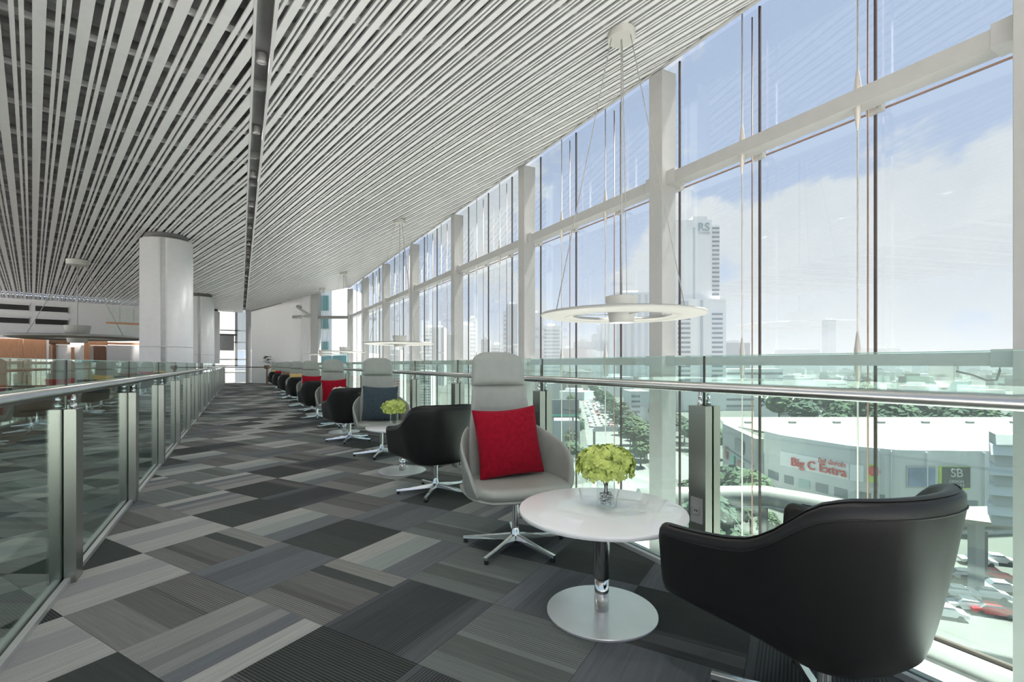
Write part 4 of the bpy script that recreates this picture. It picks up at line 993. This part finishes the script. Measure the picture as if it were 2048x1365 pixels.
spots = [(1888, 1235, 'white', 'white parked car beside the black chair back'), (1915, 1195, 'white', 'white car in the second parking row'), (1938, 1222, 'white', 'white hatchback at the front of the parking lot'), (1960, 1168, 'black', 'black parked estate car'), (1985, 1160, 'red', 'red parked car at the back of the lot'),
         (1975, 1198, 'white', 'long white car beside the black estate car'), (2000, 1185, 'silver', 'silver parked car by the window frame'), (1984, 1232, 'red', 'small red car at the front of the parking lot'), (1955, 1130, 'white', 'white car near the canopy ramp'), (1992, 1128, 'silver', 'silver car near the canopy ramp'), (1925, 1160, 'white', 'white car in the back parking row')]
for k, (px, py, c, l) in enumerate(spots): Yy = yg(py); car(Xp(px, Yy), Yy, radians(-22), c, l, 'cars in the parking lot')
rr = random.Random(5)
def along(pts, f):
    L_ = [0]
    for p, q in zip(pts, pts[1:]): L_.append(L_[-1] + sqrt((q[0] - p[0]) ** 2 + (q[1] - p[1]) ** 2))
    s = f * L_[-1]
    for i in range(len(pts) - 1):
        if s <= L_[i + 1] or i == len(pts) - 2:
            k = (s - L_[i]) / (L_[i + 1] - L_[i]); p, q = pts[i], pts[i + 1]; a = math.atan2(q[1] - p[1], q[0] - p[0]); return p[0] + (q[0] - p[0]) * k, p[1] + (q[1] - p[1]) * k, a
for pts, nL, off, wd in ((r1[1:5], 22, .24, 12), (r2[1:5], 22, .0, 10)):
    for k in range(nL):
        for ln in range(4 if off else 3):
            if rr.random() < .2: continue
            f = min(.98, off + (1 - off) * ((k + rr.random() * .6) / nL) ** 1.6); X, Yy, a = along(pts, f); o = (ln - 1.5) * 3.2
            cc = rr.choice(['white', 'white', 'silver', 'cream', 'white', 'black', 'red']); sd_ = 'near' if off else 'far'
            car(X - sin(a) * o, Yy + cos(a) * o, a, cc, 'small %s car in the traffic on the %s carriageway of the avenue' % (cc, sd_), '%s cars on the %s carriageway' % (cc, sd_), False)
# trees
def treemesh(seed, m):
    r_ = random.Random(seed); mb = MB()
    for k in range(260):
        a, h = r_.uniform(0, 6.28), r_.uniform(-.5, 1); q = sqrt(1 - h * h) * r_.uniform(.55, 1)
        c = Vector((3.2 * q * cos(a), 3.2 * q * sin(a), 5.4 + 2.4 * h)); s = r_.uniform(.30, .62)
        n_ = Vector((cos(a) + r_.uniform(-.6, .6), sin(a) + r_.uniform(-.6, .6), h + r_.uniform(-.2, .9))).normalized(); t1 = n_.cross(Vector((.3, .2, 1))).normalized(); t2 = n_.cross(t1)
        mb.add([c + t1 * s, c + t2 * s * .8 + n_ * .2, c - t1 * s, c - t2 * s * .8 - n_ * .2], [(0, 1, 2, 3)])
    mb.ball((0, 0, 5.2), 2.4, 8, 6, (1, 1, .75))
    return mb.mesh('tree', m)
tmh = [treemesh(k, x_tree[k % 3]) for k in range(5)]
trk = MB().tube([(0, 0, 0), (.1, 0, 2), (0, 0, 4.5)], [.25, .18, .1], 8).mesh('trunk', x_trunk)
def tree(X, Yy, s, label, group):
    v, u = CS * X + SN * Yy, -SN * X + CS * Yy; o = put('tree', rr.choice(tmh), None, (v, u, ZG), rr.uniform(0, 6)); o.scale = (s, s, s * rr.uniform(.85, 1.2)); put('trunk', trk, o, (0, 0, 0)); tag(o, label, 'tree', group)
for k in range(46):
    f = (k / 46) ** 1.5; X1, Y1, a = along(r1[1:5], f * .96); X2, Y2, _ = along(r2[1:5], max(0, f * .96 - .02)); w = rr.uniform(.38, .78)
    tree(X1 * (1 - w) + X2 * w, Y1 * (1 - w) + Y2 * w, rr.uniform(.9, 1.5), 'leafy tree in the median between the carriageways', 'trees in the avenue median')
for k in range(12):
    X1, Y1, a = along(r1[1:4], .05 + .07 * k); tree(X1 - 13 + rr.uniform(-2, 1), Y1, rr.uniform(.8, 1.2), 'leafy tree on the left kerb of the avenue', 'trees on the left kerb of the avenue')
for k in range(16):
    X1, Y1, a = along(r2[:4], .03 + .06 * k); tree(X1 + 13 + rr.uniform(-1, 4), Y1, rr.uniform(.9, 1.5), 'leafy tree on the right kerb of the avenue', 'trees on the right kerb of the avenue')
for X, Yy, s in ((40.5, 90, 1.35), (43, 88, 1.3), (38, 84, 1.0), (43, 82, .7), (50, 84, .55), (46.5, 80, .5), (36, 96, 1.2), (30, 74, 1.3), (33, 70, 1.0), (27, 69, 1.2), (37, 66, .9)):
    tree(X, Yy, s, 'leafy tree between the tube walkway and the mall', 'trees by the tube walkway')
for k in range(22):
    tree(rr.uniform(110, 190), rr.uniform(165, 240), rr.uniform(1.6, 2.6), 'leafy tree in the green belt behind the mall roof', 'trees behind the mall roof')
# billboard
Y = 150; o = site('billboard', 1128, Y, 'dark roadside billboard seen over the armrest of the grey chair', 'billboard')
bpart(o, 'board', 1094, 1158, zat(836, Y), zat(800, Y), mat('board_grey', (.20, .22, .25), .5, var=.3, scale=.1), 0, .8)
bpart(o, 'teal_stripe', 1094, 1158, zat(833, Y), zat(829, Y), x_tealp, -.1, 0); bpart(o, 'post', 1104, 1108, ZG, zat(836, Y), x_grey, .2, .9); bpart(o, 'post', 1144, 1148, ZG, zat(836, Y), x_grey, .2, .9)
o2 = site('street_building', 1105, 175, 'low glass building behind the dark billboard', 'building'); bpart(o2, 'body', 1085, 1160, ZG, zat(842, 175), x_bglass, 0, 20); cols(o2, 1088, 1158, 846, 905, 6, x_white, .3)
o3 = site('shop_block', 1275, 260, 'grey flat-roofed block right of the avenue', 'building'); bpart(o3, 'body', 1262, 1298, ZG, zat(783, 260), x_lgrey, 0, 18); bands(o3, 1240 + 23, 1280, 788, 840, 5, x_dk, .4)
# footbridge
fb = empty('footbridge', (0, 0, 0), -TH); tag(fb, 'thin white footbridge across the avenue', 'bridge')
MB().box(31, 72, 186, 188.5, -24.5, -23.6).build('deck', x_white, fb); MB().box(31, 72, 186, 186.2, -23.6, -22.6).build('parapet', x_white, fb)
for X in (31, 46, 58, 71): MB().box(X, X + .8, 186.8, 187.8, ZG, -24.5).build('pier', x_conc, fb)
# hotel slab outside the glazed return, with teal windows
Y = 46; h = site('apartment_slab', 652, Y, 'pale apartment building with teal windows outside the far corner', 'building')
bpart(h, 'body', 628, 664, ZG, zat(560, Y), x_tower, 0, 10)
for a, b, y0, y1 in ((635, 657, 592, 622), (635, 657, 636, 658), (635, 657, 684, 700), (636, 694, 712, 726)):
    w = bpart(h, 'window', a, b, zat(y1, Y), zat(y0, Y), m_teal, -.15, .1); 
    for f in (.5,): bpart(h, 'window_frame', a + (b - a) * f - .6, a + (b - a) * f + .6, zat(y1, Y), zat(y0, Y), x_white, -.2, -.1)
bpart(h, 'annex', 664, 700, ZG, zat(704, Y), x_tower, .3, 10)
# bright block and yard outside the end window
Y = 60; o = site('white_block', 470, Y, 'white block outside the end window of the walkway', 'building'); bpart(o, 'body', 430, 505, ZG, zat(737, Y), mat('ext_block', (.8, .8, .8), .6), 0, 10)
bpart(o, 'upper', 438, 500, zat(700, Y), zat(560, Y), mat('ext_block', (.8, .8, .8), .6), 1, 9)
hb_ = site('orange_hut', 478, 70, 'small orange hut outside the end window', 'building'); bpart(hb_, 'body', 472, 484, ZG, zat(752, 70), x_yel, -12, -9)

# ---- haze over the city
hz_ = bpy.data.materials.new('haze'); hz_.use_nodes = True; t = hz_.node_tree; t.nodes.clear()
vs_ = t.nodes.new('ShaderNodeVolumeScatter'); vs_.inputs['Density'].default_value = .0007; vs_.inputs['Color'].default_value = (.34, .35, .365, 1)
va_ = t.nodes.new('ShaderNodeVolumeAbsorption'); va_.inputs['Density'].default_value = .0007; va_.inputs['Color'].default_value = (.34, .35, .365, 1); ad_ = t.nodes.new('ShaderNodeAddShader')
oo = t.nodes.new('ShaderNodeOutputMaterial'); t.links.new(vs_.outputs[0], ad_.inputs[0]); t.links.new(va_.outputs[0], ad_.inputs[1]); t.links.new(ad_.outputs[0], oo.inputs['Volume'])
H_ = MB().box(12, 2600, -1500, 2600, ZG + .2, 75).build('haze', hz_); tag(H_, 'pale daytime haze hanging over the city', 'haze', None, 'stuff')
